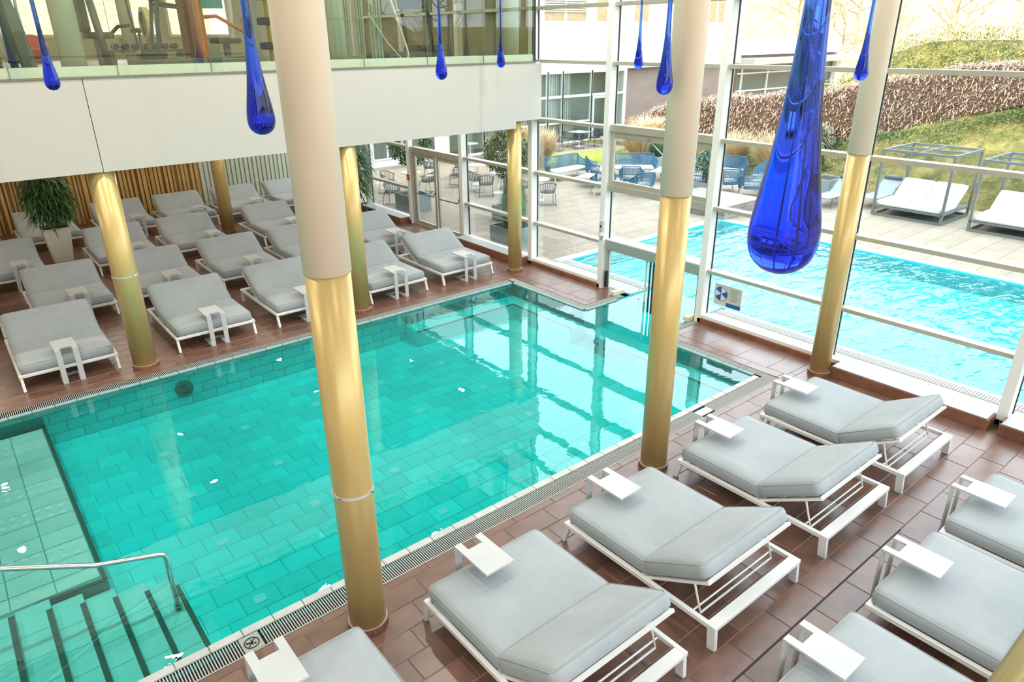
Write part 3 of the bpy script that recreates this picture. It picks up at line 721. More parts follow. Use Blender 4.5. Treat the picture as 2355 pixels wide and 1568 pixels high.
# ------------------------------------------------------------------ blue glass drops
dm = bpy.data.materials.new('blue_glass'); dm.use_nodes = True; _nt = dm.node_tree; _b = _nt.nodes['Principled BSDF']
_b.inputs['Base Color'].default_value = (.11, .40, 1.0, 1); _b.inputs['Roughness'].default_value = .02; _b.inputs['Transmission Weight'].default_value = 1.0; _b.inputs['IOR'].default_value = 1.35; _b.inputs['Specular IOR Level'].default_value = .6
_va = _nt.nodes.new('ShaderNodeVolumeAbsorption'); _va.inputs['Color'].default_value = (.25, .12, .97, 1); _va.inputs['Density'].default_value = 17; _nt.links.new(_va.outputs[0], _nt.nodes['Material Output'].inputs['Volume'])
prof = [(0, 0), (.14, .02), (.27, .075), (.38, .17), (.455, .30), (.49, .44), (.50, .58), (.485, .76), (.45, 1.0), (.40, 1.3), (.335, 1.7), (.27, 2.2), (.215, 2.8), (.175, 3.4), (.148, 4.0), (.132, 5.0), (.122, 7.0), (.112, 9.0), (.095, 11.0), (.06, 12.0), (.02, 12.2)]
Dd = .17
_z = np.array([p[1] for p in prof]); _r = np.array([p[0] for p in prof]); _t = np.concatenate([[0, .01, .02, .04, .075, .12], np.linspace(.17, 1.3, 18), np.linspace(1.4, 4, 22), np.linspace(4.3, 12.2, 20)])
def _pchip(t):
    d = np.gradient(_r, _z); h = np.diff(_z); k = np.clip(np.searchsorted(_z, t)-1, 0, len(h)-1); u = (t-_z[k])/h[k]
    return (2*u**3-3*u**2+1)*_r[k]+(u**3-2*u**2+u)*h[k]*d[k]+(-2*u**3+3*u**2)*_r[k+1]+(u**3-u**2)*h[k]*d[k+1]
prof2 = [(max(.0, float(np.interp(t, _z, _r) if t < .17 or t > 11 else _pchip(t))), float(t)) for t in _t]
dmesh = MB().lathe([(r*Dd+1e-4, z*Dd) for r, z in prof2], 64).mesh('glass_drop', smooth=True, mat=dm)
wmesh = MB().tube([(0, 0, 0), (0, 0, HZ-4.65-12.2*Dd)], .0025, 6).mesh('hanging_wire', mat=mt['steel'])
for (x, y, l) in [(1.42, 10.62, 'slim blue glass drop in front of the red ball'), (1.68, 4.54, 'blue glass drop beside the large cream column'), (6.05, 9.01, 'blue glass drop over the gallery front, between two columns'),
               (9.38, 11.83, 'small blue glass drop before the gallery screen near the glass corner'), (10.66, 9.34, 'slim blue glass drop in front of the white house'), (6.02, 4.91, 'blue glass drop touching the outline of the middle cream column'),
               (1.59, .89, 'very large blue glass drop in front of the outdoor pool'), (9.67, 4.67, 'small blue glass drop against the column at the glass wall')]:
    t = thing('glass_drop', l, 'pendant', (x, y, 4.65), random.random()*6, 'blue glass drops hanging from the ceiling')
    link(bpy.data.objects.new('drop_body', dmesh), t); w = link(bpy.data.objects.new('hanging_wire', wmesh), t); w.location = (0, 0, 12.2*Dd)

# ------------------------------------------------------------------ rails
t = thing('pool_handrail', 'stainless steel handrail rising over the pool steps', 'handrail', (.88, 7.0, 0))
MB().tube([(0, 0, -.55), (0, 0, .13), (-.02, 0, .165), (-.06, 0, .19), (-.62, 0, .36), (-1.34, 0, .72), (-2.4, 0, 1.25)], .026, 12).build('rail', mt['steel'], t, smooth=True)
MB().lathe([(.045, -.55), (.045, -.535)], 16).build('rail_foot', mt['steel'], t)

# ------------------------------------------------------------------ plants
def leaf_quads(P, D, L, Wd, droop=.35, seg=2):
    """ribbons from points P along unit directions D; returns V, F (quads)"""
    n = len(P); L = np.broadcast_to(L, n); Wd = np.broadcast_to(Wd, n)
    up = np.array([0, 0, 1.]); S = np.cross(D, up); nn = np.linalg.norm(S, axis=1); S[nn < .05] = [1, 0, 0]; S /= np.linalg.norm(S, axis=1)[:, None]
    rows = []
    for k in range(seg+1):
        u = k/seg; w = Wd*(.25+1.5*u*(1-u)*2)/1.0*.5
        c = P+D*(L*u)[:, None]-up*(droop*L*u*u)[:, None]
        rows.append(np.stack([c-S*w[:, None], c+S*w[:, None]], 1))
    V = np.stack(rows, 1).reshape(-1, 3); k = 2*(seg+1); base = (np.arange(n)*k)[:, None, None]
    F = np.array([[2*i, 2*i+1, 2*i+3, 2*i+2] for i in range(seg)])[None]+base
    return V, F.reshape(-1, 4)
def rand_dirs(n, zlo=-1, zhi=1):
    z = rng.uniform(zlo, zhi, n); a = rng.uniform(0, 2*np.pi, n); r = np.sqrt(np.clip(1-z*z, 0, 1)); return np.stack([r*np.cos(a), r*np.sin(a), z], 1)
mt['leafdark'] = M('leaf_dark', (.035, .10, .034), .45, col2=(.08, .19, .06), scale=8, rnd=.5)
mt['leafmid'] = M('leaf_mid', (.05, .12, .035), .5, col2=(.12, .20, .06), scale=6, rnd=.5)
mt['bark'] = M('bark', (.16, .12, .07), .8, col2=(.10, .07, .04), scale=20)
mt['soil'] = M('soil', (.03, .024, .018), .9)
mt['potwhite'] = M('pot_white', (.66, .63, .55), .45)
mt['planter'] = M('planter_grey', (.19, .27, .28), .45, col2=(.23, .31, .32), scale=3)
# fig in the white tapered pot
t = thing('potted_fig', 'bushy green plant in a tall tapered white pot among the daybeds', 'plant', (2.06, 21.0, 0))
m = MB(); a, c = .21, .31
m.add([(-a,-a,0),(a,-a,0),(a,a,0),(-a,a,0),(-c,-c,.88),(c,-c,.88),(c,c,.88),(-c,c,.88),(-c+.04,-c+.04,.88),(c-.04,-c+.04,.88),(c-.04,c-.04,.88),(-c+.04,c-.04,.88),(-c+.04,-c+.04,.80),(c-.04,-c+.04,.80),(c-.04,c-.04,.80),(-c+.04,c-.04,.80)],
      [(3,2,1,0),(0,1,5,4),(1,2,6,5),(2,3,7,6),(3,0,4,7),(4,5,9,8),(5,6,10,9),(6,7,11,10),(7,4,8,11),(8,9,13,12),(9,10,14,13),(10,11,15,14),(11,8,12,15)])
m.build('pot', mt['potwhite'], t); MB().box(-.26, .26, -.26, .26, .70, .81).build('soil', mt['soil'], t)
m = MB()
for k in range(5):
    a = k*1.3; m.tube([(.05*math.cos(a), .05*math.sin(a), .8), (.12*math.cos(a), .12*math.sin(a), 1.3), (.25*math.cos(a+.3), .25*math.sin(a+.3), 1.9), (.3*math.cos(a+.6), .3*math.sin(a+.6), 2.4)], [.02, .017, .012, .006], 6)
m.build('stem', mt['bark'], t)
n = 1700; c = rand_dirs(n, -.8, 1); rad = rng.uniform(.25, 1, n)**.5; P = c*rad[:, None]*np.array([.50, .50, .88])+np.array([0, 0, 1.68]); D = rand_dirs(n, -.75, .3); D[:, :2] += c[:, :2]*.6; D /= np.linalg.norm(D, axis=1)[:, None]
V, F = leaf_quads(P, D, rng.uniform(.20, .38, n), rng.uniform(.024, .038, n), .55); tag(np_mesh('foliage', V, F, mt['leafdark'], t), kind='stuff')
# palm by the glass
t = thing('potted_palm', 'tall arching dark palm beside the column near the glass', 'plant', (10.05, 20.3, 0))
MB().lathe([(.17, 0), (.24, .42), (.25, .45), (.22, .45), (.21, .40)], 24).build('pot', mt['potwhite'], t, smooth=True); MB().lathe([(.21, .30), (.21, .40)], 16).build('soil', mt['soil'], t)
m = MB()
for k in range(4):
    a = k*1.6; m.tube([(.05*math.cos(a), .05*math.sin(a), .38), (.1*math.cos(a), .1*math.sin(a), 1.3), (.16*math.cos(a), .16*math.sin(a), 2.3)], [.022, .018, .01], 6)
m.build('stem', mt['bark'], t)
n = 1100; h = rng.uniform(.85, 2.7, n); a = rng.uniform(0, 6.28, n); r = .42*np.sqrt(rng.uniform(0, 1, n)); P = np.stack([r*np.cos(a), r*np.sin(a), h], 1); D = np.stack([np.cos(a), np.sin(a), rng.uniform(-.6, .5, n)], 1); D /= np.linalg.norm(D, axis=1)[:, None]
V, F = leaf_quads(P, D, rng.uniform(.35, .58, n), rng.uniform(.03, .05, n), .8); tag(np_mesh('foliage', V, F, mt['leafdark'], t), kind='stuff')
# ------------------------------------------------------------------ outside: terrain
mt['paver'] = M('terrace_paver', (.27, .228, .17), .7, col2=(.237, .20, .15), scale=1.6, rnd=.07)
mt['paverj'] = M('paver_joint', (.22, .20, .16), .9)
mt['lawn'] = M('lawn', (.15, .23, .02), .9, col2=(.24, .28, .05), scale=3, bump=.3, bscale=60, detail=8)
mt['bank'] = M('bank_grass', (.050, .066, .010), .95, col2=(.18, .15, .045), scale=1.6, bump=.4, bscale=25, detail=10, ramp=(.38, .62))
mt['opool'] = M('outdoor_pool_tile', (.09, .70, .72), .5)
mt['ocop'] = M('outdoor_coping', (.44, .50, .48), .6, col2=(.38, .44, .43), scale=3, rnd=.05)
OX0, OX1, OY0, OY1 = 12.05, 18.42, -14.0, 12.45
TX = 25.6
terr = struct('terrace', MB().plate([GX+.0, OX0, OX1, TX], [-14, CY0, CY1, OY1, 31], lambda x, y: not (OX0 < x < OX1 and y < OY1) and not (x < OX0 and CY0 < y < CY1), -.012), mt['paverj'], 'pale stone paved terrace around the outdoor pool', 'terrace')
tiles(terr, mt['paver'], [(OX1+.3, TX, -4, OY1+.3), (GX+.02, TX, OY1+.3, 28)], .92, .60, .008, off=(.2, .05), shift=.5, limit=300, t=.01)
oc = tag(MB().plate([OX0-.35, OX0, OX1, OX1+.3], [-14, CY0-.1, CY1+.1, OY1, OY1+.3], lambda x, y: not (OX0 < x < OX1 and y < OY1) and not (x < OX0 and CY0-.1 < y < CY1+.1), -.004).build('trim_2', mt['paverj']), 'grey stone edging around the outdoor pool', 'coping', kind='structure')
tiles(oc, mt['ocop'], [(OX1, OX1+.3, -4, OY1+.3)], .3, .6, .006, limit=60, t=.006, name='edge_stone'); tiles(oc, mt['ocop'], [(OX0-.35, OX1, OY1, OY1+.3)], .6, .3, .006, limit=30, t=.006, name='edge_stone', off=(0, OY1))
tiles(oc, mt['ocop'], [(OX0-.12, OX0, CY1+.1, OY1), (OX0-.12, OX0, -2, CY0-.1)], .12, .6, .006, limit=40, t=.006, name='edge_stone', off=(OX0-.12, 0))
sl = MB(); y = -2.0
while y < OY1:
    if not CY0-.1 < y < CY1+.1: sl.box(OX0-.33, OX0-.13, y, y+.02, -.02, .001)
    y += .045
tag(sl.build('gutter_grille', mt['ocop'], oc), kind='stuff')
tiles(terr, mt['ocop'], [(GX+.02, OX0-.36, -2, CY0-.05), (GX+.02, OX0-.36, CY1+.05, OY1)], .46, .6, .006, limit=60, t=.01, name='edge_slab')
ob = struct('outdoor_basin', MB().plate([OX0, OX1], [OY0, CY0, CY1, OY1], lambda x, y: True, -.45), mt['opool'], 'pale blue basin of the outdoor pool', 'pool')
m = MB()
m.add([(OX1,OY0,-.45),(OX1,OY1,-.45),(OX1,OY1,0),(OX1,OY0,0)], [(0,3,2,1)]).add([(OX0,OY1,-.45),(OX1,OY1,-.45),(OX1,OY1,0),(OX0,OY1,0)], [(0,1,2,3)])
for a, c in ((OY0, CY0), (CY1, OY1)): m.add([(OX0,a,-.45),(OX0,c,-.45),(OX0,c,0),(OX0,a,0)], [(0,1,2,3)])
m.build('basin_side', mt['opool'], ob)
owm = water_mat('outdoor_water', (.34, .95, .97), 1.45, [(1.3, (1, 2.6, 1), .55, .10), (3.4, (1, 2.2, 1), .30, .04)])
struct('outdoor_water', MB().plate([OX0, OX1], [OY0, OY1], lambda x, y: True, -.035), owm, 'rippled pale turquoise water of the outdoor pool', 'water')

def ss(a, b, x): t = np.clip((x-a)/(b-a), 0, 1); return t*t*(3-2*t)
def ground(X, Y):
    X = np.asarray(X, float); Y = np.asarray(Y, float)
    h = np.interp(-Y, [-40, -26, -20, -15.5, -12.1, -8.6, -5, 20], [.4, .55, .70, .94, 1.93, 3.0, 3.5, 3.6])*ss(25.3, 23.3, Y)*np.clip((X-TX)/(30-TX), 0, 1)
    h2 = 4.9*ss(24, 14, Y)
    t = np.clip((X-30.6)/(36-30.6), 0, 1); z = h*(1-t)+np.maximum(h, h2)*t
    z = z+np.clip(X-62, 0, 200)*.24*ss(60, 75, X)
    z = z+np.clip(Y-44, 0, 200)*.30+np.clip(-6-Y, 0, 100)*.05
    return z
gx = np.concatenate([np.linspace(TX, 40, 40), np.linspace(41, 130, 40)]); gy = np.concatenate([np.linspace(-30, 34, 90), np.linspace(35, 110, 40)])
A, B = np.meshgrid(gx, gy, indexing='ij'); Z = ground(A, B)+.05*np.sin(A*1.7+B*.6)*np.clip(A-TX-.5, 0, 1); Z[0, :] = -.02
V = np.stack([A, B, Z], -1).reshape(-1, 3); i, j = np.meshgrid(np.arange(len(gx)-1), np.arange(len(gy)-1), indexing='ij'); k = len(gy)
F = np.stack([i*k+j, (i+1)*k+j, (i+1)*k+j+1, i*k+j+1], -1).reshape(-1, 4)
ic = 39; nb = ic*(k-1)
hill = np_mesh('hillside', V[:(ic+1)*k], F[:nb], mt['bank'], smooth=True); tag(hill, 'grassy bank rising behind the terrace and hedge', 'hill', kind='structure')
dryg = M('dry_hill_grass', (.31, .225, .14), .95, col2=(.23, .165, .095), scale=.8, detail=10, ramp=(.4, .6))
V2 = V[ic*k:]; F2 = F[nb:]-ic*k; tag(np_mesh('dry_hill', V2, F2, dryg, smooth=True), 'pale dry hill behind the pavilion and bare trees', 'hill', kind='structure')
# meadow slope behind the gym windows
A, B = np.meshgrid(np.linspace(-40, TX, 30), np.linspace(31, 110, 40), indexing='ij'); Z = np.clip(B-33, 0, 200)*.30
V = np.stack([A, B, Z], -1).reshape(-1, 3); i, j = np.meshgrid(np.arange(29), np.arange(39), indexing='ij'); F = np.stack([i*40+j, (i+1)*40+j, (i+1)*40+j+1, i*40+j+1], -1).reshape(-1, 4)
tag(np_mesh('meadow', V, F, M('dry_meadow', (.42, .34, .16), .95, col2=(.26, .20, .08), scale=1.5, detail=10, ramp=(.4, .6)), smooth=True), 'dry meadow slope seen through the gym windows', 'hill', kind='structure')
struct('ground', MB().plate([-60, HX0-.2, GX], [-60, HY0-.3, HY1+.3, 31], lambda x, y: not (x > HX0-.3 and HY0-.4 < y < HY1+.3), -.05), mt['bank'])
lawn = MB().prism([(19.2, 22.3), (30, 22.3), (30, 24.6), (26.5, 24.95), (21.0, 26.3), (19.2, 26.3)], -.02, .012)
tag(lawn.build('lawn', mt['lawn']), 'bright green lawn patch beside the white house', 'lawn', kind='structure')

A, B = np.meshgrid(np.linspace(-60, TX+6, 30), np.linspace(-90, -7, 40), indexing='ij'); Z = np.clip(-9-B, 0, 200)*.34*np.clip((-7-B)/4, 0, 1)-.04  # unseen slope added to keep bright sky out of the gym glass
V = np.stack([A, B, Z], -1).reshape(-1, 3); i, j = np.meshgrid(np.arange(29), np.arange(39), indexing='ij'); F = np.stack([i*40+j, (i+1)*40+j, (i+1)*40+j+1, i*40+j+1], -1).reshape(-1, 4)
tag(np_mesh('sky_block_slope', V, F, dryg, smooth=True), 'added dry slope out of view, dimming the sky mirrored in the gym glass', 'hill', kind='structure')
# ------------------------------------------------------------------ hedge, ivy, grasses
mt['beech'] = M('beech_leaf', (.28, .18, .125), .8, col2=(.60, .45, .36), scale=3.5, rnd=.65, ramp=(.3, .7))
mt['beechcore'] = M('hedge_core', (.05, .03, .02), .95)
mt['ivy'] = M('ivy_leaf', (.17, .21, .03), .7, col2=(.31, .29, .08), scale=1.5, rnd=.5)
mt['straw'] = M('straw', (.60, .46, .26), .85, col2=(.72, .58, .38), scale=3, rnd=.3)
hy = np.linspace(26.6, -3, 60); hx = 30.2+.25*np.sin(hy*.7); hb = ground(hx, hy); hh = np.interp(-hy, [-27, -25.5, -20, -15.5, -12.1, -8.7, 3], [1.3, 1.5, 1.85, 2.18, 1.9, 1.4, 1.4])/.95+.07*np.sin(hy*1.9)+.05*np.sin(hy*4.1); hh = np.where(hy > 25.6, hh*.8, hh)
hedge = thing('hedge', 'long brown leafed beech hedge climbing along the bank', 'hedge', (30.2, 12, 0))
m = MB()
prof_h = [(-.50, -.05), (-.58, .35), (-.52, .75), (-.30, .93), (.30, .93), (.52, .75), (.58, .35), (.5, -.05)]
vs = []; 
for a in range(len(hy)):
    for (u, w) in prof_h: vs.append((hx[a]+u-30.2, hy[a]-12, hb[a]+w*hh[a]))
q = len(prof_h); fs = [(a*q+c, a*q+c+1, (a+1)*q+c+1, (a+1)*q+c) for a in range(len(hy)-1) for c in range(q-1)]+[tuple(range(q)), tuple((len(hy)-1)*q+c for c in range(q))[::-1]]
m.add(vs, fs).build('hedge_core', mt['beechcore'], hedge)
n = 40000; y = rng.uniform(-1, 26.6, n); xx = np.interp(y, hy[::-1], hx[::-1]); bb = np.interp(y, hy[::-1], hb[::-1]); H_ = np.interp(y, hy[::-1], hh[::-1])
s_ = rng.uniform(0, 1, n); face = s_ < .62; w = np.where(face, rng.uniform(0, .95, n), rng.uniform(.90, 1.02, n)); u = np.where(face, -.58+.16*np.abs(w-.35)**1.5, rng.uniform(-.5, .5, n)); u = u+rng.normal(0, .07, n)
P = np.stack([xx+u-30.2, y-12, bb+w*H_+rng.normal(0, .04, n)], 1); D = rand_dirs(n, -.9, .6)
V, F = leaf_quads(P, D, rng.uniform(.09, .18, n), rng.uniform(.07, .12, n), .2, 1); tag(np_mesh('leaves', V, F, mt['beech'], hedge), kind='stuff')
# upper hedge, greyish brown, further up
hedge2 = thing('hedge', 'upper brown hedge piece at the top right of the bank', 'hedge', (36.5, 11, 0))
n = 7000; y = rng.uniform(5, 10.2, n); top = 4.7+.12*(10.2-y); P = np.stack([35.6-36.5+rng.uniform(-.5, .5, n), y-11, 4.0+rng.uniform(0, 1, n)**.8*(top-4.0)*np.clip((10.4-y)/2.5, .2, 1)+.35], 1)
V, F = leaf_quads(P, rand_dirs(n, -.9, .6), rng.uniform(.08, .15, n), rng.uniform(.06, .10, n), .2, 1); tag(np_mesh('leaves', V, F, mt['beech'], hedge2), kind='stuff')
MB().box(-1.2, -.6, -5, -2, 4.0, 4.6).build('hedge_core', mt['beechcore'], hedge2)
ivy = thing('ivy_cover', 'yellow green ivy spreading over the sunny bank above the hedge', 'ivy', (34, 13, 4))
n = 26000; X = rng.uniform(31.2, 37.2, n); Y = rng.uniform(5, 23.5, n); P = np.stack([X-34, Y-13, ground(X, Y)-4+np.abs(rng.normal(0, .16, n))+.55*np.exp(-((X-36.2)/.7)**2)*rng.uniform(0, 1, n)], 1)
V, F = leaf_quads(P, rand_dirs(n, -.4, .8), rng.uniform(.10, .2, n), rng.uniform(.09, .16, n), .2, 1); tag(np_mesh('leaves', V, F, mt['ivy'], ivy), kind='stuff')
tag(ivy, kind='stuff')
# fallen leaves and low cover on the bank under the hedge
n = 9000; X = rng.uniform(26, 30, n); Y = rng.uniform(3, 22, n); keep = rng.uniform(0, 1, n) < .25+.75*((X-26)/4); X, Y = X[keep], Y[keep]; n = len(X)
P = np.stack([X, Y, ground(X, Y)+.03], 1); V, F = leaf_quads(P, rand_dirs(n, -.2, .5), rng.uniform(.06, .12, n), rng.uniform(.05, .09, n), .1, 1)
tag(np_mesh('fallen_leaves', V, F, mt['beech'], hill), kind='stuff')
n = 34000; X = rng.uniform(TX+.1, 30, n); Y = rng.uniform(2, 24, n); P = np.stack([X, Y, ground(X, Y)-.01], 1)
V, F = leaf_quads(P, rand_dirs(n, .55, 1), rng.uniform(.06, .16, n), rng.uniform(.02, .03, n), .3, 1); tag(np_mesh('bank_turf', V, F, M('turf_blade', (.08, .105, .015), .9, col2=(.27, .23, .07), scale=1.2, rnd=.5), hill), kind='stuff')

n = 5200; Y = rng.uniform(5.5, 15, n); X = 29.5-np.abs(rng.normal(0, .55, n))*(1+.5*np.sin(Y*1.3)); P = np.stack([X, Y, ground(X, Y)+.05+np.abs(rng.normal(0, .1, n))], 1)
V, F = leaf_quads(P, rand_dirs(n, -.3, .8), rng.uniform(.09, .16, n), rng.uniform(.06, .1, n), .2, 1); tag(np_mesh('groundcover', V, F, mt['leafmid'], hill), kind='stuff')
def pampas(x, y, z, r, h, n, label):
    t = thing('ornamental_grass', label, 'grass', (x, y, z), group='dry ornamental grasses')
    a = rng.uniform(0, 6.28, n); q = rng.uniform(0, 1, n)**.6; P = np.stack([.25*r*q*np.cos(a), .25*r*q*np.sin(a), 0*a], 1)
    D = np.stack([np.cos(a)*q*r*.9, np.sin(a)*q*r*.9, np.full(n, h)*rng.uniform(.7, 1.1, n)], 1); L = np.linalg.norm(D, axis=1)*rng.uniform(.55, 1, n); D /= np.linalg.norm(D, axis=1)[:, None]
    V, F = leaf_quads(P, D, L, rng.uniform(.012, .03, n), .28, 3); tag(np_mesh('blades', V, F, mt['straw'], t), kind='stuff')
pampas(20.6, 23.4, 0, 1.0, 2.2, 2600, 'dry ornamental grass beside the lawn edge'); pampas(19.4, 22.9, 0, 1.1, 2.7, 3400, 'dry ornamental grass seen behind the corner gold column')
pampas(25.2, 21.6, 0, 1.2, 2.1, 2600, 'clump of straw grass behind the blue sofa'); pampas(26.6, 17.8, .1, 1.1, 2.0, 2400, 'straw grass behind the blue sofa nearest the bank')
pampas(26.4, 15.6, .1, 1.2, 2.2, 2600, 'straw grass behind the round blue chairs'); pampas(27.6, 23.4, .3, 1.2, 1.9, 2400, 'straw grass at the foot of the hedge'); pampas(26.7, 19.6, .1, 1.0, 1.3, 900, 'low straw grass at the bank foot behind the conifer planter')

def ball_shrub(name, label, x, y, z, rx, rz, n, mat, size=.10, core=True):
    t = thing(name, label, 'shrub', (x, y, z))
    if core:
        m = MB().lathe([(max(.02, rx*.8*math.sin(a)), rz-rz*.85*math.cos(a)) for a in np.linspace(.05, 3.09, 10)], 16); m.build('inner_branches', mt['soil'], t)
    c = rand_dirs(n); P = c*np.array([rx, rx, rz])*rng.uniform(.85, 1.05, n)[:, None]+np.array([0, 0, rz]); D = c+rand_dirs(n)*.8; D /= np.linalg.norm(D, axis=1)[:, None]
    V, F = leaf_quads(P, D, rng.uniform(.7, 1.2, n)*size, rng.uniform(.4, .6, n)*size, .2, 1); tag(np_mesh('leaves', V, F, mat, t), kind='stuff')
ball_shrub('shrub', 'silvery green rounded shrub at the hedge foot', 28.4, 15.4, .45, .95, .75, 3000, M('silver_leaf', (.30, .36, .24), .7, rnd=.4), .13)
ball_shrub('shrub', 'small green shrub between straw grass and bank', 26.8, 14.2, .2, .5, .5, 900, mt['leafmid'], .11)

# ------------------------------------------------------------------ bare trees on the hill
brk = M('bare_bark', (.30, .22, .13), .9, col2=(.42, .32, .20), scale=6)
def bare_tree(x, y, h, label):
    t = thing('bare_tree', label, 'tree', (x, y, float(ground(x, y))-.1), group='leafless trees on the hill')
    tr = MB().tube([(0, 0, 0), (.1, .05, h*.35), (.0, .1, h*.7), (.1, .0, h)], [h*.022, h*.017, h*.010, h*.003], 7); tr.build('trunk', brk, t)
    m = MB()
    def grow(p, d, L, r, lev):
        q = p+d*L*.5+Vector((0, 0, .04*L)); e = p+d*L+Vector((0, 0, .12*L)); m.tube([p, q, e], [r, r*.7, r*.35], 4, cap=False)
        if lev:
            for _ in range(4):
                nd = (d+Vector((random.uniform(-.8, .8), random.uniform(-.8, .8), random.uniform(-.2, .7)))).normalized(); grow(p+(e-p)*random.uniform(.35, 1), nd, L*random.uniform(.4, .65), r*.5, lev-1)
    for k in range(16):
        a = random.random()*6.28; zz = h*random.uniform(.25, .95); grow(Vector((.05, .05, zz)), Vector((math.cos(a), math.sin(a), random.uniform(.1, .8))).normalized(), h*.32*(1.15-zz/h), h*.007, 2)
    tag(m.build('branches', brk, t), kind='stuff')
for k, (x, y, h) in enumerate([(46, 17.5, 7), (52, 24, 8), (43, 13.5, 6), (60, 22, 9), (66, 34, 9), (64, 29, 8), (75, 44, 10), (70, 38, 10), (80, 40, 11), (56, 17, 8), (84, 52, 10), (26, 40, 8), (20, 38, 7), (31, 46, 9), (15, 41, 8), (26, -14, 9), (31, -20, 10), (24, -19, 8), (36, -18, 10)]):
    bare_tree(x, y, h, ['bare tree low on the hill above the upper hedge', 'bare tree behind the small pavilion', 'bare tree nearest the ivy bank', 'bare tree high on the hill at the right', 'bare tree far up the hill left of the big blue drop', 'bare tree half hidden by the big blue drop', 'distant bare tree on the hill crest', 'bare tree above the pavilion roof', 'far bare tree on the hill crest beside the big blue drop', 'bare tree in the upper right corner of the view', 'farthest bare tree over the white house corner',
        'bare tree seen through the gym, behind the house', 'bare tree seen through the gym glass near the curtains', 'tall bare tree seen through the right end of the gym glass', 'small bare tree seen through the gym windows', 'bare tree mirrored in the right end of the gym glass', 'tall bare tree mirrored in the gym glass', 'bare tree mirrored beside the green curtains', 'farthest bare tree mirrored in the gym glass'][k])

# ------------------------------------------------------------------ white house
mt['hwhite'] = M('house_white', (.80, .80, .77), .8); mt['hframe'] = M('house_frame', (.74, .78, .75), .5); mt['hpane'] = M('house_pane', (.09, .12, .105), .08, spec=.8); mt['hroom'] = M('house_room', (.34, .37, .33), .8)
mt['htan'] = M('tan_reflect_pane', (.46, .34, .19), .35, col2=(.38, .27, .14), scale=3); mt['hmint'] = M('mint_panel', (.62, .70, .66), .6); mt['hbrown'] = M('brown_brick', (.21, .16, .14), .8, col2=(.25, .19, .165), scale=1.5)  # reflective upper panes: their tan reflection is put into the colour
HYY = 28.0
hs = thing('house', 'white two storey house with glazed ground floor beyond the lawn', 'building', (27, HYY, 0))
X = lambda x: x-27
MB().box(X(11.6), X(41.7), .0, 8, 3.62, 5.75).build('white_storey', mt['hwhite'], hs)
MB().box(X(11.6), X(41.7), .12, 8, 5.75, 7.6).build('window_band', mt['hmint'], hs); MB().box(X(11.6), X(41.7), .0, 8, 7.6, 9.2).build('attic', mt['hwhite'], hs)
MB().box(X(31.0), X(41.7), .35, 8, 0, 3.62).build('brown_side', mt['hbrown'], hs); MB().box(X(30.85), X(31.05), .0, .5, 0, 3.62).build('corner_post', mt['hframe'], hs)
MB().box(X(11.6), X(19.0), .0, 8, 0, 3.62).build('plain_side', mt['hwhite'], hs)
MB().box(X(19.0), X(31.0), 1.6, 1.7, 0, 3.62).build('room_back', mt['hroom'], hs); MB().box(X(19.0), X(31.0), .1, 1.6, -.02, .02).build('room_floor', mt['concrete'], hs)
gp = glass_mat('house_glass', (.86, .92, .90), .06)
XM = [19.0, 21.1, 23.2, 25.2, 26.25, 28.35, 30.0, 31.0]
for a, c in zip(XM[:-1], XM[1:]):
    door_ = abs(a-28.35) < .01
    w = MB().box(X(a)-.05, X(a)+.06, -.02, .12, 0, 3.62).box(X(c)-.06, X(c)+.05, -.02, .12, 0, 3.62).box(X(a)+.06, X(c)-.06, -.02, .12, 3.50, 3.62).box(X(a)+.06, X(c)-.06, -.01, .1, 2.32, 2.44).box(X(a)+.06, X(c)-.06, -.01, .1, .0, .10).build('window', mt['hframe'], hs)
    for z0, z1 in ((.10, 2.32), (2.44, 3.50)): MB().box(X(a)+.06, X(c)-.06, .04, .05, z0, z1).build('pane', gp, w)
    if door_:
        MB().box(X(a)+.10, X(a)+.22, -.03, .03, .02, 2.3).box(X(c)-.3, X(c)-.18, -.03, .03, .02, 2.3).box(X(a)+.22, X(c)-.3, -.03, .03, .02, .14).box(X(a)+.22, X(c)-.3, -.03, .03, 2.18, 2.3).build('door_frame', mt['tablewhite'], w)
    elif a < 28: MB().box(X(a)+.06, X(c)-.06, -.01, .1, 1.05, 1.12).build('rail', mt['hframe'], w)
    if a in (25.2, 26.25, 21.1):
        m = MB(); x0 = X(a)+(.3 if a == 25.2 else .08); 
        for k in range(9): m.box(x0+k*.075, x0+k*.075+.05, .22+.03*(k % 2), .26+.03*(k % 2), .05, 3.45)
        m.build('curtain', mt['tablewhite'], w)
for (a, c, bld) in [(13.0, 14.5, 0), (15.0, 16.5, 0), (16.75, 18.3, 0)]:
    w = MB().box(X(a), X(c), -.03, .0, .3, 3.1).build('window', mt['hframe'], hs); MB().box(X(a)+.08, X((a+c)/2)-.05, -.04, -.02, .38, 3.02).build('pane', mt['hpane'], w); MB().box(X((a+c)/2)+.05, X(c)-.08, -.04, -.02, .38, 3.02).build('pane', mt['hpane'], w)
for (a, c, blind) in [(12.2, 14.2, 0), (15.0, 17.2, 1), (18.0, 20.2, 0), (21.6, 23.8, 0), (24.9, 27.9, 1), (28.5, 30.4, 0), (31.4, 32.7, 0), (34.6, 36.2, 0), (38, 39.6, 0)]:
    w = MB().box(X(a), X(c), .05, .14, 5.85, 7.5).build('window', mt['hframe'], hs)
    n = 2 if c-a > 1.4 else 1; s = (c-a)/n
    for k in range(n): MB().box(X(a)+k*s+.10, X(a)+(k+1)*s-.10, .03, .05, 5.97, 7.4).build('pane', mt['htan'], w)
    if blind:
        m = MB(); z = 6.35
        while z < 7.5: m.box(X(a), X(c), -.04, .01, z, z+.045); z += .10
        m.build('blind', mt['hframe'], w)
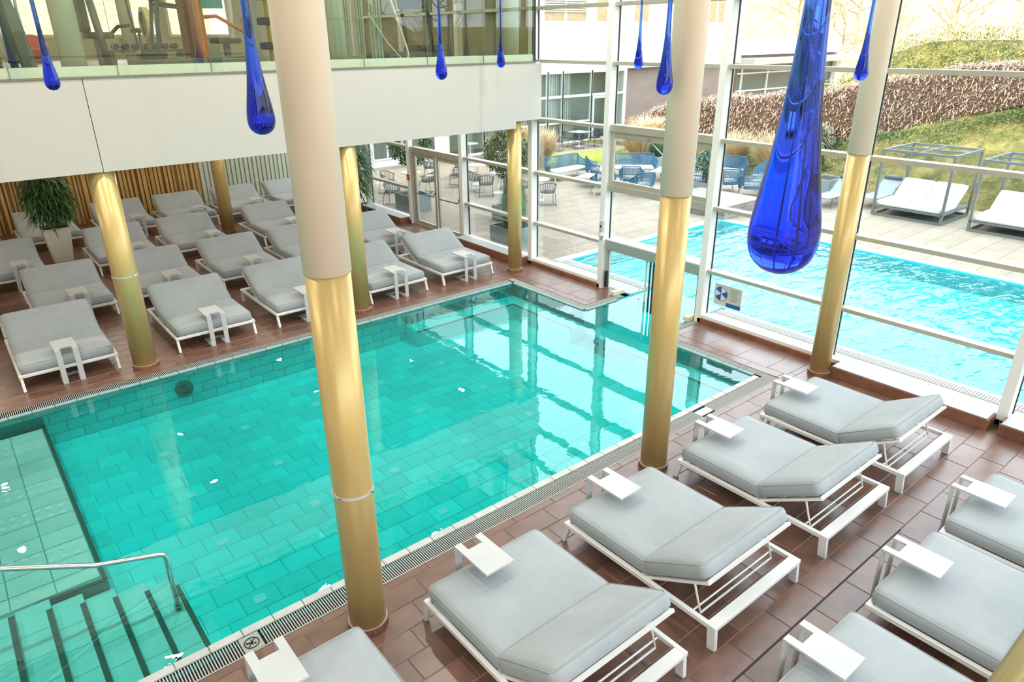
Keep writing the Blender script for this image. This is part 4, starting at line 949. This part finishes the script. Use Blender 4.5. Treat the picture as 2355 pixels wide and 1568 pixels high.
# pavilion
pv = thing('pavilion', 'low glazed pavilion with flat white roof behind the hedge', 'building', (53, 31, 0))
MB().box(-6.6, 6.6, .0, 9, 3.95, 5.05).build('roof_parapet', mt['hwhite'], pv); MB().box(-7.0, 8.2, -1.2, .0, 3.35, 3.75).build('canopy', M('canopy_stone', (.46, .43, .36), .8), pv)
MB().box(-6.6, 8.0, .3, 9, 3.3, 3.95).build('wall_band', mt['hbrown'], pv); MB().box(-6.6, 7.0, .5, .6, .4, 3.3).build('pane', mt['hpane'], pv)
for x in (-6.6, -5.9, -2.6, .8, 4.2, 7.0): MB().box(x-.07, x+.07, .38, .55, .4, 3.3).build('post', mt['hframe'] if x > -6 else mt['bark'], pv)
for z in (1.5, 2.7): MB().box(-6.6, 7.0, .40, .52, z-.05, z+.05).build('rail', mt['hframe'], pv)
MB().box(7.0, 8.2, .2, 9, .4, 3.95).build('end_wall', mt['hwhite'], pv)

tag(MB().prism([(20.9, 26.32), (26.5, 24.97), (30.2, 24.62), (34, 25.5), (34, 28.3), (20.9, 28.3)], -.03, .018).build('patio', mt['paver']), 'pale paved patio strip along the white house', 'terrace', kind='structure')
# ------------------------------------------------------------------ terrace furniture
mt['wire'] = M('dark_wire', (.030, .045, .050), .5); mt['blueweave'] = M('blue_weave', (.030, .115, .20), .6, col2=(.07, .21, .31), scale=45, detail=1, ramp=(.45, .55)); mt['bluerim'] = M('blue_rim', (.05, .10, .16), .5)
def make_wire_chair():
    t = thing('wire_chair', '', 'chair')
    for s in (-1, 1): MB().tube([(s*.22, -.20, .44), (s*.25, -.27, .02), (s*.25, .27, .02), (s*.22, .18, .44)], .010, 6).build('leg', mt['wire'], t)
    MB().tube([(-.25, .05, .02), (.25, .05, .02)], .010, 6).build('stretcher', mt['wire'], t)
    MB().prism([(.26*math.cos(a), .25*math.sin(a)) for a in np.linspace(0, 2*math.pi, 17)[:-1]], .43, .455).build('seat', mt['wire'], t)
    rim = [(.29*math.cos(a), .27*math.sin(a), .66+.12*max(0, math.sin(a))) for a in np.linspace(-.5, math.pi+.5, 15)]
    MB().tube(rim, .013, 6).build('back_rim', mt['wire'], t)
    m = MB()
    for a in np.linspace(-.5, math.pi+.5, 19): m.bar((.24*math.cos(a), .23*math.sin(a), .44), (.29*math.cos(a), .27*math.sin(a), .66+.12*max(0, math.sin(a))), .016, .008)
    tag(m.build('back_wires', mt['wire'], t), kind='stuff')
    return t
def make_round_table():
    t = thing('round_table', '', 'table')
    MB().lathe([(.38, .715), (.385, .725), (.385, .735), (.38, .742)], 32).build('table_top', mt['tablewhite'], t); MB().tube([(0, 0, .02), (0, 0, .715)], .022, 10).build('pole', mt['white'], t); MB().lathe([(.21, 0), (.21, .012), (.03, .025)], 24).build('base', mt['white'], t)
    return t
c0 = make_wire_chair(); r0 = make_round_table(); _u = {}
def use(src, loc, rz, label, group):
    if src.name not in _u: _u[src.name] = 1; o = src
    else: o = copy_tree(src)
    o.location = loc; o.rotation_euler = (0, 0, rz); o['label'] = label; o['group'] = group; return o
for (x, y, a, l) in [(11.95, 21.1, 2.2, 'dark wire chair just outside the glass behind the palm'), (12.85, 22.95, .4, 'dark wire chair behind the grey tree planter'), (13.9, 21.9, 3.6, 'dark wire chair right of the grey tree planter'), (15.55, 24.3, .9, 'dark wire chair seen through the left leaf of the exit door'), (15.4, 22.25, 4.0, 'dark wire chair seen through the right leaf of the exit door'), (16.6, 23.6, 5.2, 'dark wire chair behind the exit door, farther back'),
               (15.15, 20.05, 2.5, 'dark wire chair before the white table left of the cone topiary'), (15.35, 20.95, 1.2, 'dark wire chair behind its white table left of the topiary'), (16.5, 20.6, 5.4, 'dark wire chair beyond the white table near the topiary'), (15.85, 17.55, 2.6, 'dark wire chair standing alone on the terrace in the pool corner bay'), (15.75, 18.75, 1.5, 'dark wire chair just right of the cone topiary'),
               (25.75, 27.0, 1.5, 'dark wire chair left of the patio table by the house'), (26.9, 26.2, 4.7, 'dark wire chair right of the patio table by the house'), (25.7, 26.2, 2.6, 'dark wire chair in front of the patio table by the house'), (26.8, 27.3, .4, 'dark wire chair behind the patio table by the house'), (24.3, 26.3, 2.0, 'dark wire chair alone left on the house patio'), (18.6, 26.3, 3.0, 'dark wire chair in the passage beside the house'), (20.35, 26.8, 4.2, 'second dark wire chair in the passage beside the house')]:
    use(c0, (x, y, .018 if y > 26 and x > 21 else 0), a, l, 'dark wire chairs on the terrace')
for (x, y, l) in [(15.85, 20.25, 'round white table left of the cone topiary'), (16.3, 22.1, 'round white table behind the wire chairs at the exit door'), (16.1, 18.3, 'round white table right of the corner mullion'), (15.9, 24.9, 'round white table seen through the exit door'), (19.6, 27.1, 'round white table beside the house passage'), (13.5, 22.4, 'round white table behind the grey tree planter')]:
    use(r0, (x, y, 0), 0, l, 'round white terrace tables')
t = thing('square_table', 'square white table among chairs on the house patio', 'table', (26.3, 26.75, .018))
MB().box(-.42, .42, -.42, .42, .715, .74).build('table_top', mt['tablewhite'], t, bevel=.004); MB().tube([(0, 0, .02), (0, 0, .715)], .025, 10).build('pole', mt['white'], t); MB().box(-.25, .25, -.25, .25, 0, .015).build('base', mt['white'], t)

def make_woven(w, label):
    t = thing('woven_sofa' if w > 1.2 else 'woven_armchair', label, 'sofa' if w > 1.2 else 'armchair')
    A_ = np.linspace(-.35, math.pi+.35, 25); R = .36; vs = []; q = len(A_)
    path = []
    for a in A_:
        x, y = R*math.cos(a), R*math.sin(a); x += math.copysign(max(0, w/2-R), x) if abs(x) > .02 else 0
        path.append((x, y, .84 if math.sin(a) > .75 else .58+.26*max(0, math.sin(a))**1.5))
    m = MB()
    for k, (lo, out) in enumerate(((0, 1.0), (1, 1.13))): vs += [(x*out if lo else x, y*out if lo else y, .30 if not lo else z) for x, y, z in path]
    vs += [(x*1.09, y*1.09, z) for x, y, z in path]+[(x*.95, y*.95, .30) for x, y, z in path]
    fs = []
    for i in range(q-1): fs += [(i, i+1, q+i+1, q+i), (q+i, q+i+1, 2*q+i+1, 2*q+i), (2*q+i, 2*q+i+1, 3*q+i+1, 3*q+i)]
    PP = [Vector(p) for p in path]; seg = [(PP[i+1]-PP[i]).length for i in range(q-1)]; tot = sum(seg); N = int(tot/.034); u = 0; i = 0; acc = 0
    for k in range(N):
        d_ = tot*(k+.5)/N
        while i < q-2 and acc+seg[i] < d_: acc += seg[i]; i += 1
        p_ = PP[i].lerp(PP[i+1], (d_-acc)/seg[i]); m.bar((p_.x, p_.y, .28), (p_.x*1.12, p_.y*1.12, p_.z), .021, .012, (p_.x, p_.y, 0))
    for zf in (.12, .3, .5, .7, .86): m.tube([(x*(1+.12*zf), y*(1+.12*zf), .28+(z-.28)*zf) for x, y, z in path], .007, 4, cap=False)
    tag(m.build('woven_shell', mt['blueweave'], t), kind='stuff')
    MB().tube([(x*1.12, y*1.12, z+.005) for x, y, z in path], .016, 6).build('rim', mt['bluerim'], t)
    MB().box(-w/2+.07, w/2-.07, -.36, .29, .30, .40).build('seat_pad', mt['tablewhite'], t, bevel=.04, seg=2)
    MB().box(-w/2+.06, w/2-.06, -.36, .30, .265, .30).build('seat_frame', mt['tablewhite'], t)
    for sx in (-1, 1):
        for sy in (-1, 1): MB().bar((sx*(w/2-.1), sy*.25, .27), (sx*(w/2-.05), sy*.30, 0), .035, .035).build('leg', mt['tablewhite'], t)
    return t
sofa0 = make_woven(2.0, ''); arm0 = make_woven(.85, '')
for (x, y, a, l) in [(19.75, 20.75, .05, 'blue woven sofa with white seat in front of the lawn'), (22.0, 19.4, -.75, 'blue woven sofa half hidden behind the middle cream column'), (24.2, 16.7, -1.2, 'blue woven sofa in front of the straw grass')]: use(sofa0, (x, y, 0), a, l, 'blue woven sofas')
for (x, y, a, l) in [(18.55, 17.6, 2.6, 'blue woven armchair with its back to the glass, by the channel mullion'), (20.5, 19.9, .9, 'tall looking blue armchair beside the channel mullion'), (20.2, 17.7, 2.2, 'blue woven armchair turned to the white low table'), (19.45, 16.55, 2.7, 'blue woven armchair lowest in the hopper window'), (21.8, 15.95, 1.9, 'blue woven armchair right of the middle column'), (22.35, 15.0, 2.6, 'blue woven armchair left of the pair near the stone box'), (22.25, 13.95, 2.3, 'blue woven armchair right of the pair near the stone box'), (24.3, 14.7, -1.6, 'blue woven armchair farthest out before the straw grass')]: use(arm0, (x, y, 0), a, l, 'blue woven armchairs')
def low_table(x, y, w, l_, h, label, rz=0):
    t = thing('low_table', label, 'table', (x, y, 0), rz, 'low white terrace tables')
    MB().box(-w/2, w/2, -l_/2, l_/2, h-.025, h).build('table_top', mt['tablewhite'], t, bevel=.01)
    for sx in (-1, 1):
        for sy in (-1, 1): MB().bar((sx*(w/2-.12), sy*(l_/2-.12), h-.02), (sx*(w/2-.08), sy*(l_/2-.08), 0), .035, .035).build('leg', mt['tablewhite'], t)
low_table(19.3, 18.9, 1.0, .9, .38, 'low white table before the sofa by the lawn', .3); low_table(22.3, 17.85, 1.2, .8, .40, 'low white table left of the middle column', .4); low_table(22.9, 16.3, 1.1, .8, .40, 'low white table right of the middle column', .3); low_table(23.4, 14.1, .8, .8, .38, 'low white table among the round blue chairs', .2)

def planter(x, y, w, l_, h, label, kind, rz=0):
    t = thing('planter', label, 'planter', (x, y, 0), rz, 'grey planter boxes')
    e = .04; m = MB()
    m.box(-w/2, w/2, -l_/2, -l_/2+e, 0, h).box(-w/2, w/2, l_/2-e, l_/2, 0, h).box(-w/2, -w/2+e, -l_/2+e, l_/2-e, 0, h).box(w/2-e, w/2, -l_/2+e, l_/2-e, 0, h); m.build('box', mt['planter'], t, bevel=.004, seg=1)
    MB().box(-w/2+e, w/2-e, -l_/2+e, l_/2-e, h-.2, h-.06).build('soil', mt['soil'], t)
    if kind in ('cone', 'smallcone'):
        Hc = 1.75 if kind == 'cone' else .95
        n = 5200; u = rng.uniform(0, 1, n); r = np.interp(u, [0, .12, .4, .7, .9, 1], [.26, .36, .36, .25, .12, .02]); a = rng.uniform(0, 6.28, n); P = np.stack([r*np.cos(a), r*np.sin(a), h-.05+u*Hc], 1); D = np.stack([np.cos(a), np.sin(a), rng.uniform(-.4, .9, n)], 1); D /= np.linalg.norm(D, axis=1)[:, None]
        MB().lathe([(.22, h-.05), (.33, h+.2), (.33, h+.4*Hc), (.21, h+.7*Hc), (.05, h+.94*Hc)], 16).build('inner_branches', mt['leafdark'], t)
        V, F = leaf_quads(P, D, rng.uniform(.04, .07, n), rng.uniform(.025, .04, n), .1, 1); tag(np_mesh('foliage', V, F, mt['leafdark'], t), kind='stuff')
    if kind in ('tree', 'bush'):
        H0 = 2.0 if kind == 'tree' else .9; m = MB()
        for k in range(6):
            a = k*1.05; m.tube([(.04*math.cos(a), .04*math.sin(a), h-.1), (.14*math.cos(a), .14*math.sin(a), h+.5*H0), (.38*math.cos(a+.4), .38*math.sin(a+.4), h+.95*H0)], [.024, .018, .006], 6)
        m.build('stems', mt['bark'], t)
        n = 2600 if kind == 'tree' else 800; c = rand_dirs(n); rr_ = rng.uniform(.3, 1, n)**.4; R = (.72, .72, .75) if kind == 'tree' else (.5, .5, .5)
        P = c*rr_[:, None]*np.array(R)+np.array([0, 0, h+H0*.82]); V, F = leaf_quads(P, rand_dirs(n, -.7, .5), rng.uniform(.09, .17, n), rng.uniform(.04, .065, n), .3, 2); tag(np_mesh('foliage', V, F, mt['leafmid' if kind == 'tree' else 'leafdark'], t), kind='stuff')
planter(11.92, 14.55, .95, .95, .52, 'grey planter with clipped cone topiary behind the corner column', 'cone')
planter(12.05, 19.95, .8, .95, .55, 'grey planter with small leafy tree left of the exit door', 'tree')
planter(13.55, 16.85, .7, .7, .45, 'grey planter with leafy tree above the white table', 'tree')
planter(24.0, 19.7, .9, .9, .6, 'grey planter with dark conifer behind the blue sofa', 'smallcone')
planter(21.3, 15.1, .7, .7, .45, 'low grey planter with leafy bush beside the middle column', 'bush')
planter(24.3, 12.3, 1.0, .8, .62, 'grey planter box beside the outdoor sun loungers', 'none')

# stone box at the pool corner
t = thing('stone_box', 'grey stone block box with timber lid at the outdoor pool corner', 'box', (19.5, 13.6, 0))
MB().box(-.98, .98, -1.18, 1.18, 0, .36).build('core', mt['paverj'], t)
stn = M('grey_stone', (.26, .26, .23), .8, col2=(.20, .20, .18), scale=8, rnd=.2)
for k in range(3):
    z = .01+k*.12; o_ = .15*(k % 2)
    for j in range(6):
        a = -1.2+o_*.0+j*.4+(0 if k % 2 == 0 else -.2); lo, hi = max(-1.2, a), min(1.2, a+.39)
        if hi-lo > .05: MB().box(-1.01, -.97, lo, hi, z, z+.112).build('stone', stn, t)
    for j in range(6):
        a = -1.0+j*.4+(0 if k % 2 == 0 else -.2); lo, hi = max(-1.0, a), min(1.0, a+.39)
        if hi-lo > .05: MB().box(lo, hi, -1.21, -1.17, z, z+.112).build('stone', stn, t)
for j in range(8): MB().box(-1.02+j*.255, -1.02+j*.255+.245, -1.22, 1.2, .36, .40).build('lid_board', M('grey_board', (.27, .25, .22), .7, col2=(.22, .21, .18), scale=10) if j == 0 else bpy.data.materials['grey_board'], t)

# outdoor daybeds with pergola frames
mt['pframe'] = M('pergola_frame', (.12, .145, .145), .5); mt['offwhite'] = M('offwhite_fabric', (.66, .68, .67), .9)
def pergola_bed(x, y, label):
    t = thing('pergola_daybed', label, 'daybed', (x, y, 0), 0, 'white outdoor daybeds under open frames')
    W, L = 1.0, 2.0; r = .07
    for sx in (0, L):
        for sy in (-W, W): MB().box(sx-r/2, sx+r/2, sy-r/2, sy+r/2, 0, 2.02).build('post', mt['pframe'], t)
    for z in (.035, 1.985):
        for sy in (-W, W): MB().box(r/2, L-r/2, sy-r/2, sy+r/2, z-.035, z+.035).build('long_bar', mt['pframe'], t)
        for sx in (0, L): MB().box(sx-r/2, sx+r/2, -W+r/2, W-r/2, z-.035, z+.035).build('cross_bar', mt['pframe'], t)
    MB().box(L*.5-.025, L*.5+.025, -W+r/2, W-r/2, 1.96, 2.01).build('cross_bar', mt['pframe'], t); MB().box(r/2, L-r/2, -.025, .025, 1.96, 2.01).build('long_bar', mt['pframe'], t)
    MB().box(-r/2, L+r/2, -W, W, .26, .31).build('bed_frame', mt['pframe'], t)
    o = bpy.data.objects.new('seat_cushion', cushion_mesh(1.88, 1.25, .17, .04, mt['offwhite'], 8, 6)); link(o, t); o.location = (.62, 0, .31); o.rotation_euler = (0, 0, -math.pi/2)
    for s in (-1, 1):
        o = bpy.data.objects.new('back_cushion', cushion_mesh(.93, .82, .13, .04, mt['offwhite'], 6, 6)); link(o, t); o.location = (1.52, s*.475, .62); o.rotation_euler = (math.radians(38), 0, -math.pi/2)
    MB().bar((1.30, -.85, .34), (1.75, -.85, .68), .03, .03).bar((1.30, .85, .34), (1.75, .85, .68), .03, .03).bar((1.75, -.85, .68), (1.75, .85, .68), .03, .03).build('back_prop', mt['pframe'], t)
pergola_bed(22.65, 8.80, 'white double daybed under an open grey frame, left one by the outdoor pool')
pergola_bed(22.65, 6.05, 'white double daybed under an open grey frame at the right picture edge')
# grey sun loungers
def sun_lounger(x, y, label):
    t = thing('sun_lounger', label, 'lounger', (x, y, 0), 0, 'grey outdoor sun loungers')
    sl_ = M('sling_grey', (.22, .27, .28), .7) if 'sling_grey' not in bpy.data.materials else bpy.data.materials['sling_grey']
    MB().box(0, 1.15, -.30, .30, .33, .345).build('sling_seat', sl_, t); m = MB().bar((1.15, 0, .34), (1.85, 0, .82), .60, .015, (0, 0, 1)); m.build('sling_back', sl_, t)
    MB().tube([(1.72, -.28, .79), (1.72, .28, .79)], .075, 12).build('head_roll', M('roll_dark', (.10, .13, .14), .8) if 'roll_dark' not in bpy.data.materials else bpy.data.materials['roll_dark'], t, smooth=True)
    for s in (-1, 1):
        MB().tube([(0, s*.32, .34), (1.9, s*.32, .34)], .018, 8).build('side_rail', mt['pframe'], t); MB().tube([(1.15, s*.32, .34), (1.87, s*.32, .83)], .016, 8).build('back_rail', mt['pframe'], t)
        MB().tube([(1.2, s*.33, .52), (1.65, s*.33, .52), (1.7, s*.33, .36)], .014, 8).build('armrest', mt['pframe'], t)
        for xx in (.18, 1.7): MB().tube([(xx, s*.31, .34), (xx-.02, s*.31, 0)], .018, 8).build('leg', mt['pframe'], t)
sun_lounger(22.25, 11.35, 'grey sun lounger with dark head roll left of the right column'); sun_lounger(23.3, 10.35, 'grey sun lounger with grey head roll right of the right column')
# ------------------------------------------------------------------ gym
mt['gdark'] = M('gym_dark', (.025, .04, .038), .4); mt['ggrey'] = M('gym_grey', (.10, .13, .12), .4, .3); mt['gpad'] = M('gym_pad', (.02, .05, .045), .5); mt['gwhite'] = M('gym_white', (.70, .72, .66), .4)
G = SZ1
t = thing('exercise_ball', 'red exercise ball on the gym floor beside the pale column', 'ball', (2.72, 22.0, G))
MB().lathe([(.33*math.sin(a)+1e-4, .33-.33*math.cos(a)) for a in np.linspace(0, math.pi, 20)], 32).build('ball', M('ball_red', (.62, .05, .045), .4), t, smooth=True)
MB().lathe([(.331*math.cos(a), .33+.331*math.sin(a)) for a in np.linspace(-.05, .05, 3)], 32, cap=False).build('seam_band', M('ball_band', (.75, .16, .13), .4), t)
t = thing('cable_machine', 'tall cable machine with black weight stack at the left end of the gym', 'gym machine', (1.12, 14.45, G))
for sx in (-.35, .35):
    for sy in (-.25, .25): MB().box(sx-.03, sx+.03, sy-.03, sy+.03, 0, 2.2).build('upright', mt['ggrey'], t)
MB().box(-.38, .38, -.28, .28, 2.2, 2.27).build('top_frame', mt['ggrey'], t); MB().box(-.38, .38, -.28, .28, 0, .06).build('base_frame', mt['ggrey'], t)
for k in range(9): MB().box(-.18, .18, -.12, .12, .08+k*.07, .14+k*.07).build('weight_plate', mt['gdark'], t)
MB().tube([(0, 0, .7), (0, 0, 2.2)], .008, 6).build('cable', mt['gdark'], t); MB().tube([(-.22, -.3, 1.05), (-.05, -.35, 1.0), (.12, -.3, 1.05)], .022, 8).build('handle', M('handle_orange', (.60, .25, .05), .5), t)
t = thing('cross_trainer', 'dark green cross trainer with slanted body right of the cable machine', 'gym machine', (1.55, 13.5, G))
MB().box(-.15, .15, -.45, .55, 0, .12).build('base', mt['gdark'], t, bevel=.03)
MB().add([(-.09,-.30,.1),(.09,-.30,.1),(.09,.05,.1),(-.09,.05,.1),(-.15,-.32,.62),(.03,-.32,.62),(.03,-.02,.62),(-.15,-.02,.62),(-.16,-.2,1.2),(-.06,-.2,1.2),(-.06,-.1,1.2),(-.16,-.1,1.2)], [(3,2,1,0),(0,1,5,4),(1,2,6,5),(2,3,7,6),(3,0,4,7),(4,5,9,8),(5,6,10,9),(6,7,11,10),(7,4,8,11),(8,9,10,11)]).build('housing', mt['ggrey'], t, bevel=.015)
for s in (-1, 1): MB().tube([(-.1+s*.16, .1, .35), (-.14+s*.16, -.1, .95), (-.16+s*.2, -.25, 1.45)], .02, 8).build('arm_lever', mt['gwhite'], t)
MB().box(-.26, .04, -.24, -.16, 1.2, 1.42).build('console', mt['gpad'], t, bevel=.015)
for s in (-1, 1): MB().box(s*.14-.06, s*.14+.06, .1, .5, .18, .22).build('pedal', mt['gpad'], t)
t = thing('leg_press', 'grey leg press machine with dark pads right of the thick pale column', 'gym machine', (2.85, 13.75, G))
MB().tube([(-.22, -.45, 0), (-.33, -.45, 1.15)], .055, 14).build('front_post', mt['ggrey'], t, smooth=True); MB().tube([(-.32, -.45, 1.1), (.3, .2, 1.3)], .03, 10).build('lever_arm', mt['gwhite'], t)
MB().box(-.35, .05, .1, .55, .52, .62).build('seat_pad', mt['gpad'], t, bevel=.03); MB().box(-.38, -.28, .1, .55, .62, 1.15).build('back_pad', mt['gpad'], t, bevel=.03)
MB().tube([(.0, .3, .55), (.12, .1, .70), (.30, .05, .72)], .03, 8).build('grip', mt['gdark'], t); MB().box(-.3, .3, -.5, .6, 0, .07).build('base_frame', mt['ggrey'], t); MB().box(-.22, -.12, .25, .4, .07, .52).build('seat_post', mt['ggrey'], t)
for z in (.18, .30, .52): MB().lathe([(.016, -.01), (.016, .01)], 8).build('adjust_hole', mt['gdark'], t).location = (-.24, -.51, z)
t = thing('air_bike', 'exercise bike with round fan wheel in the middle of the gym', 'exercise bike', (3.62, 14.7, G))
o = MB().lathe([(.20, -.05), (.27, -.05), (.27, .05), (.20, .05)], 28, cap=False).build('fan_ring', M('bike_cream', (.60, .50, .28), .5), t); o.rotation_euler = (0, math.pi/2, 0); o.location = (0, 0, .76)
o = MB().lathe([(.20, -.03), (.20, .03)], 28).build('fan', mt['gdark'], t); o.rotation_euler = (0, math.pi/2, 0); o.location = (0, 0, .76)
MB().box(-.04, .04, -.1, .7, .2, .28).build('beam', M('bike_beam', (.42, .26, .10), .5), t); MB().bar((0, 0, .25), (0, 0, .6), .08, .06, (0, 1, 0)).build('fork', mt['ggrey'], t)
MB().box(-.12, .12, .45, .75, .62, .70).build('saddle', mt['gpad'], t, bevel=.03); MB().tube([(0, .6, .25), (0, .6, .62)], .025, 8).build('saddle_post', mt['ggrey'], t)
for s in (-1, 1): MB().tube([(s*.2, .0, .4), (s*.22, .1, .9), (s*.2, .25, 1.15)], .018, 8).build('handlebar', mt['gdark'], t)
MB().box(-.22, .22, -.2, -.12, 0, .06).box(-.22, .22, .7, .78, 0, .06).build('feet', mt['gdark'], t); MB().bar((0, -.16, .06), (0, 0, .25), .06, .06).bar((0, .74, .06), (0, .66, .22), .06, .06).build('stay', mt['ggrey'], t)
def treadmill(x, y, rz, label, deck='gdark'):
    t = thing('treadmill', label, 'treadmill', (x, y, G), rz, 'gym treadmills')
    MB().box(-.38, .38, -.9, .9, .05, .2).build('deck', mt['ggrey'], t, bevel=.02); MB().box(-.25, .25, -.85, .55, .2, .21).build('belt', mt['gdark'], t); MB().box(-.38, .38, .55, .95, .2, .34).build('motor_hood', mt[deck], t, bevel=.05)
    for s in (-1, 1):
        MB().bar((s*.36, .7, .2), (s*.36, .55, 1.2), .07, .05, (0, 1, 0)).build('upright', mt['gpad'], t); MB().tube([(s*.34, .55, 1.05), (s*.34, .15, 1.0)], .02, 8).build('handrail', mt['gdark'], t)
    MB().box(-.4, .4, .45, .6, 1.1, 1.35).build('console', mt['gpad'], t, bevel=.02)
    for s in (-1, 1): MB().box(s*.3-.04, s*.3+.04, -.85, .85, 0, .05).build('foot_rail', mt['gdark'], t)
treadmill(4.15, 13.75, 1.45, 'dark treadmill right behind the gallery glass, left of the large column'); treadmill(8.85, 14.75, -1.2, 'treadmill with teal uprights behind the gallery glass on the right')
t = thing('chest_press', 'orange framed press machine left of the large cream column', 'gym machine', (5.25, 15.6, G))
om = M('press_orange', (.55, .18, .03), .45)
MB().tube([(-.4, 0, .9), (-.1, -.05, .92), (.1, -.1, .80), (.4, -.1, .62), (.45, .1, .9)], .035, 8).build('orange_yoke', om, t); MB().box(-.5, -.4, -.2, .2, 0, 1.5).build('column_frame', om, t); MB().box(-.2, .3, -.15, .3, .42, .52).build('seat_pad', mt['gpad'], t, bevel=.03)
MB().box(-.5, .5, -.3, .4, 0, .06).build('base_frame', mt['ggrey'], t); MB().box(.0, .1, .0, .12, .06, .42).build('seat_post', mt['ggrey'], t); MB().box(-.42, .0, -.22, -.2, 1.05, 1.4).build('chart', M('chart_teal', (.05, .28, .26), .5), t); MB().tube([(.25, .2, .5), (.3, .2, 1.6)], .05, 10).build('white_cylinder', mt['gwhite'], t)
t = thing('dumbbell_rack', 'low rack of dark dumbbells behind the treadmill', 'rack', (3.9, 16.2, G))
MB().box(-.7, .7, -.15, .15, .28, .33).build('shelf', mt['ggrey'], t)
for s in (-1, 1): MB().box(s*.62-.03, s*.62+.03, -.15, .15, 0, .28).build('leg', mt['ggrey'], t)
for k in range(7):
    o = MB().lathe([(.055, -.13), (.055, -.06), (.018, -.055), (.018, .055), (.055, .06), (.055, .13)], 12).build('dumbbell', mt['gdark'], t); o.rotation_euler = (math.pi/2, 0, 0); o.location = (-.55+k*.18, 0, .386)
t = thing('gym_mat', 'rolled out tan gym mat behind the frosted band', 'mat', (2.95, 12.85, G)); MB().box(-.6, .6, -.2, .2, 0, .09).build('mat', M('mat_tan', (.42, .34, .16), .7), t, bevel=.02)
t = thing('yellow_kettle_tower', 'yellow and black training tower beside the large cream column', 'gym machine', (6.0, 15.0, G))
MB().box(-.06, .06, -.06, .06, 0, 1.8).build('post', M('tower_yellow', (.55, .45, .05), .5), t); MB().box(-.3, .3, -.3, .3, 0, .06).build('base', mt['gdark'], t)
for z in (.3, .75, 1.2): MB().box(-.22, .22, -.12, .12, z, z+.14).build('bracket', mt['gdark'], t, bevel=.03)
cm = M('curtain_green', (.40, .47, .38), .8, col2=(.30, .37, .30), scale=6)
for k, (x, l) in enumerate(((6.95, 'narrow green curtain strip nearest the large cream column'), (7.25, 'second green curtain strip in the gym'), (7.62, 'third and widest green curtain strip in the gym'))):
    t = thing('curtain', l, 'curtain', (x, 13.6, G)); m = MB(); w = .20 if k < 2 else .28; n = 12
    for j in range(n): m.box(-w/2+j*w/n, -w/2+(j+1)*w/n-.002, .03*math.sin(j*1.8), .03*math.sin(j*1.8)+.02, .03, HZ-G-.05)
    tag(m.build('fabric', cm, t), kind='stuff'); MB().tube([(-w/2, .02, HZ-G-.05), (w/2, .02, HZ-G-.05)], .012, 6).build('curtain_rod', mt['steel'], t)
t = thing('rowing_machine', 'white curved training frame leaning behind the right gallery glass', 'gym machine', (8.1, 13.3, G))
MB().tube([(-.4, 0, 1.6), (-.28, 0, 1.15), (0, 0, .35), (.06, .02, .18), (.02, .05, .06), (-.1, .1, .03)], .022, 10).build('curved_tube', mt['gwhite'], t, smooth=True); MB().tube([(-.1, .1, .03), (.1, .6, .03)], .03, 8).build('floor_bar', mt['gpad'], t); MB().tube([(-.7, .2, .95), (-.3, .2, .4), (.0, .1, .05)], .012, 8).build('side_tube', mt['gwhite'], t)

# ------------------------------------------------------------------ handrail beside the viewpoint
t = thing('gallery_handrail', 'olive gold handrail crossing the lower right corner of the view', 'handrail', (-1.2, .125, 4.31))
MB().tube([(0, 0, 0), (4.6, 0, 0)], .019, 14).build('rail', M('rail_olive', (.30, .24, .09), .45, .3), t, smooth=True)
for x in (0.02, 4.58): MB().tube([(x, 0, 0), (x, 0, -.9)], .016, 10).build('rail_post', mt['steel'], t)
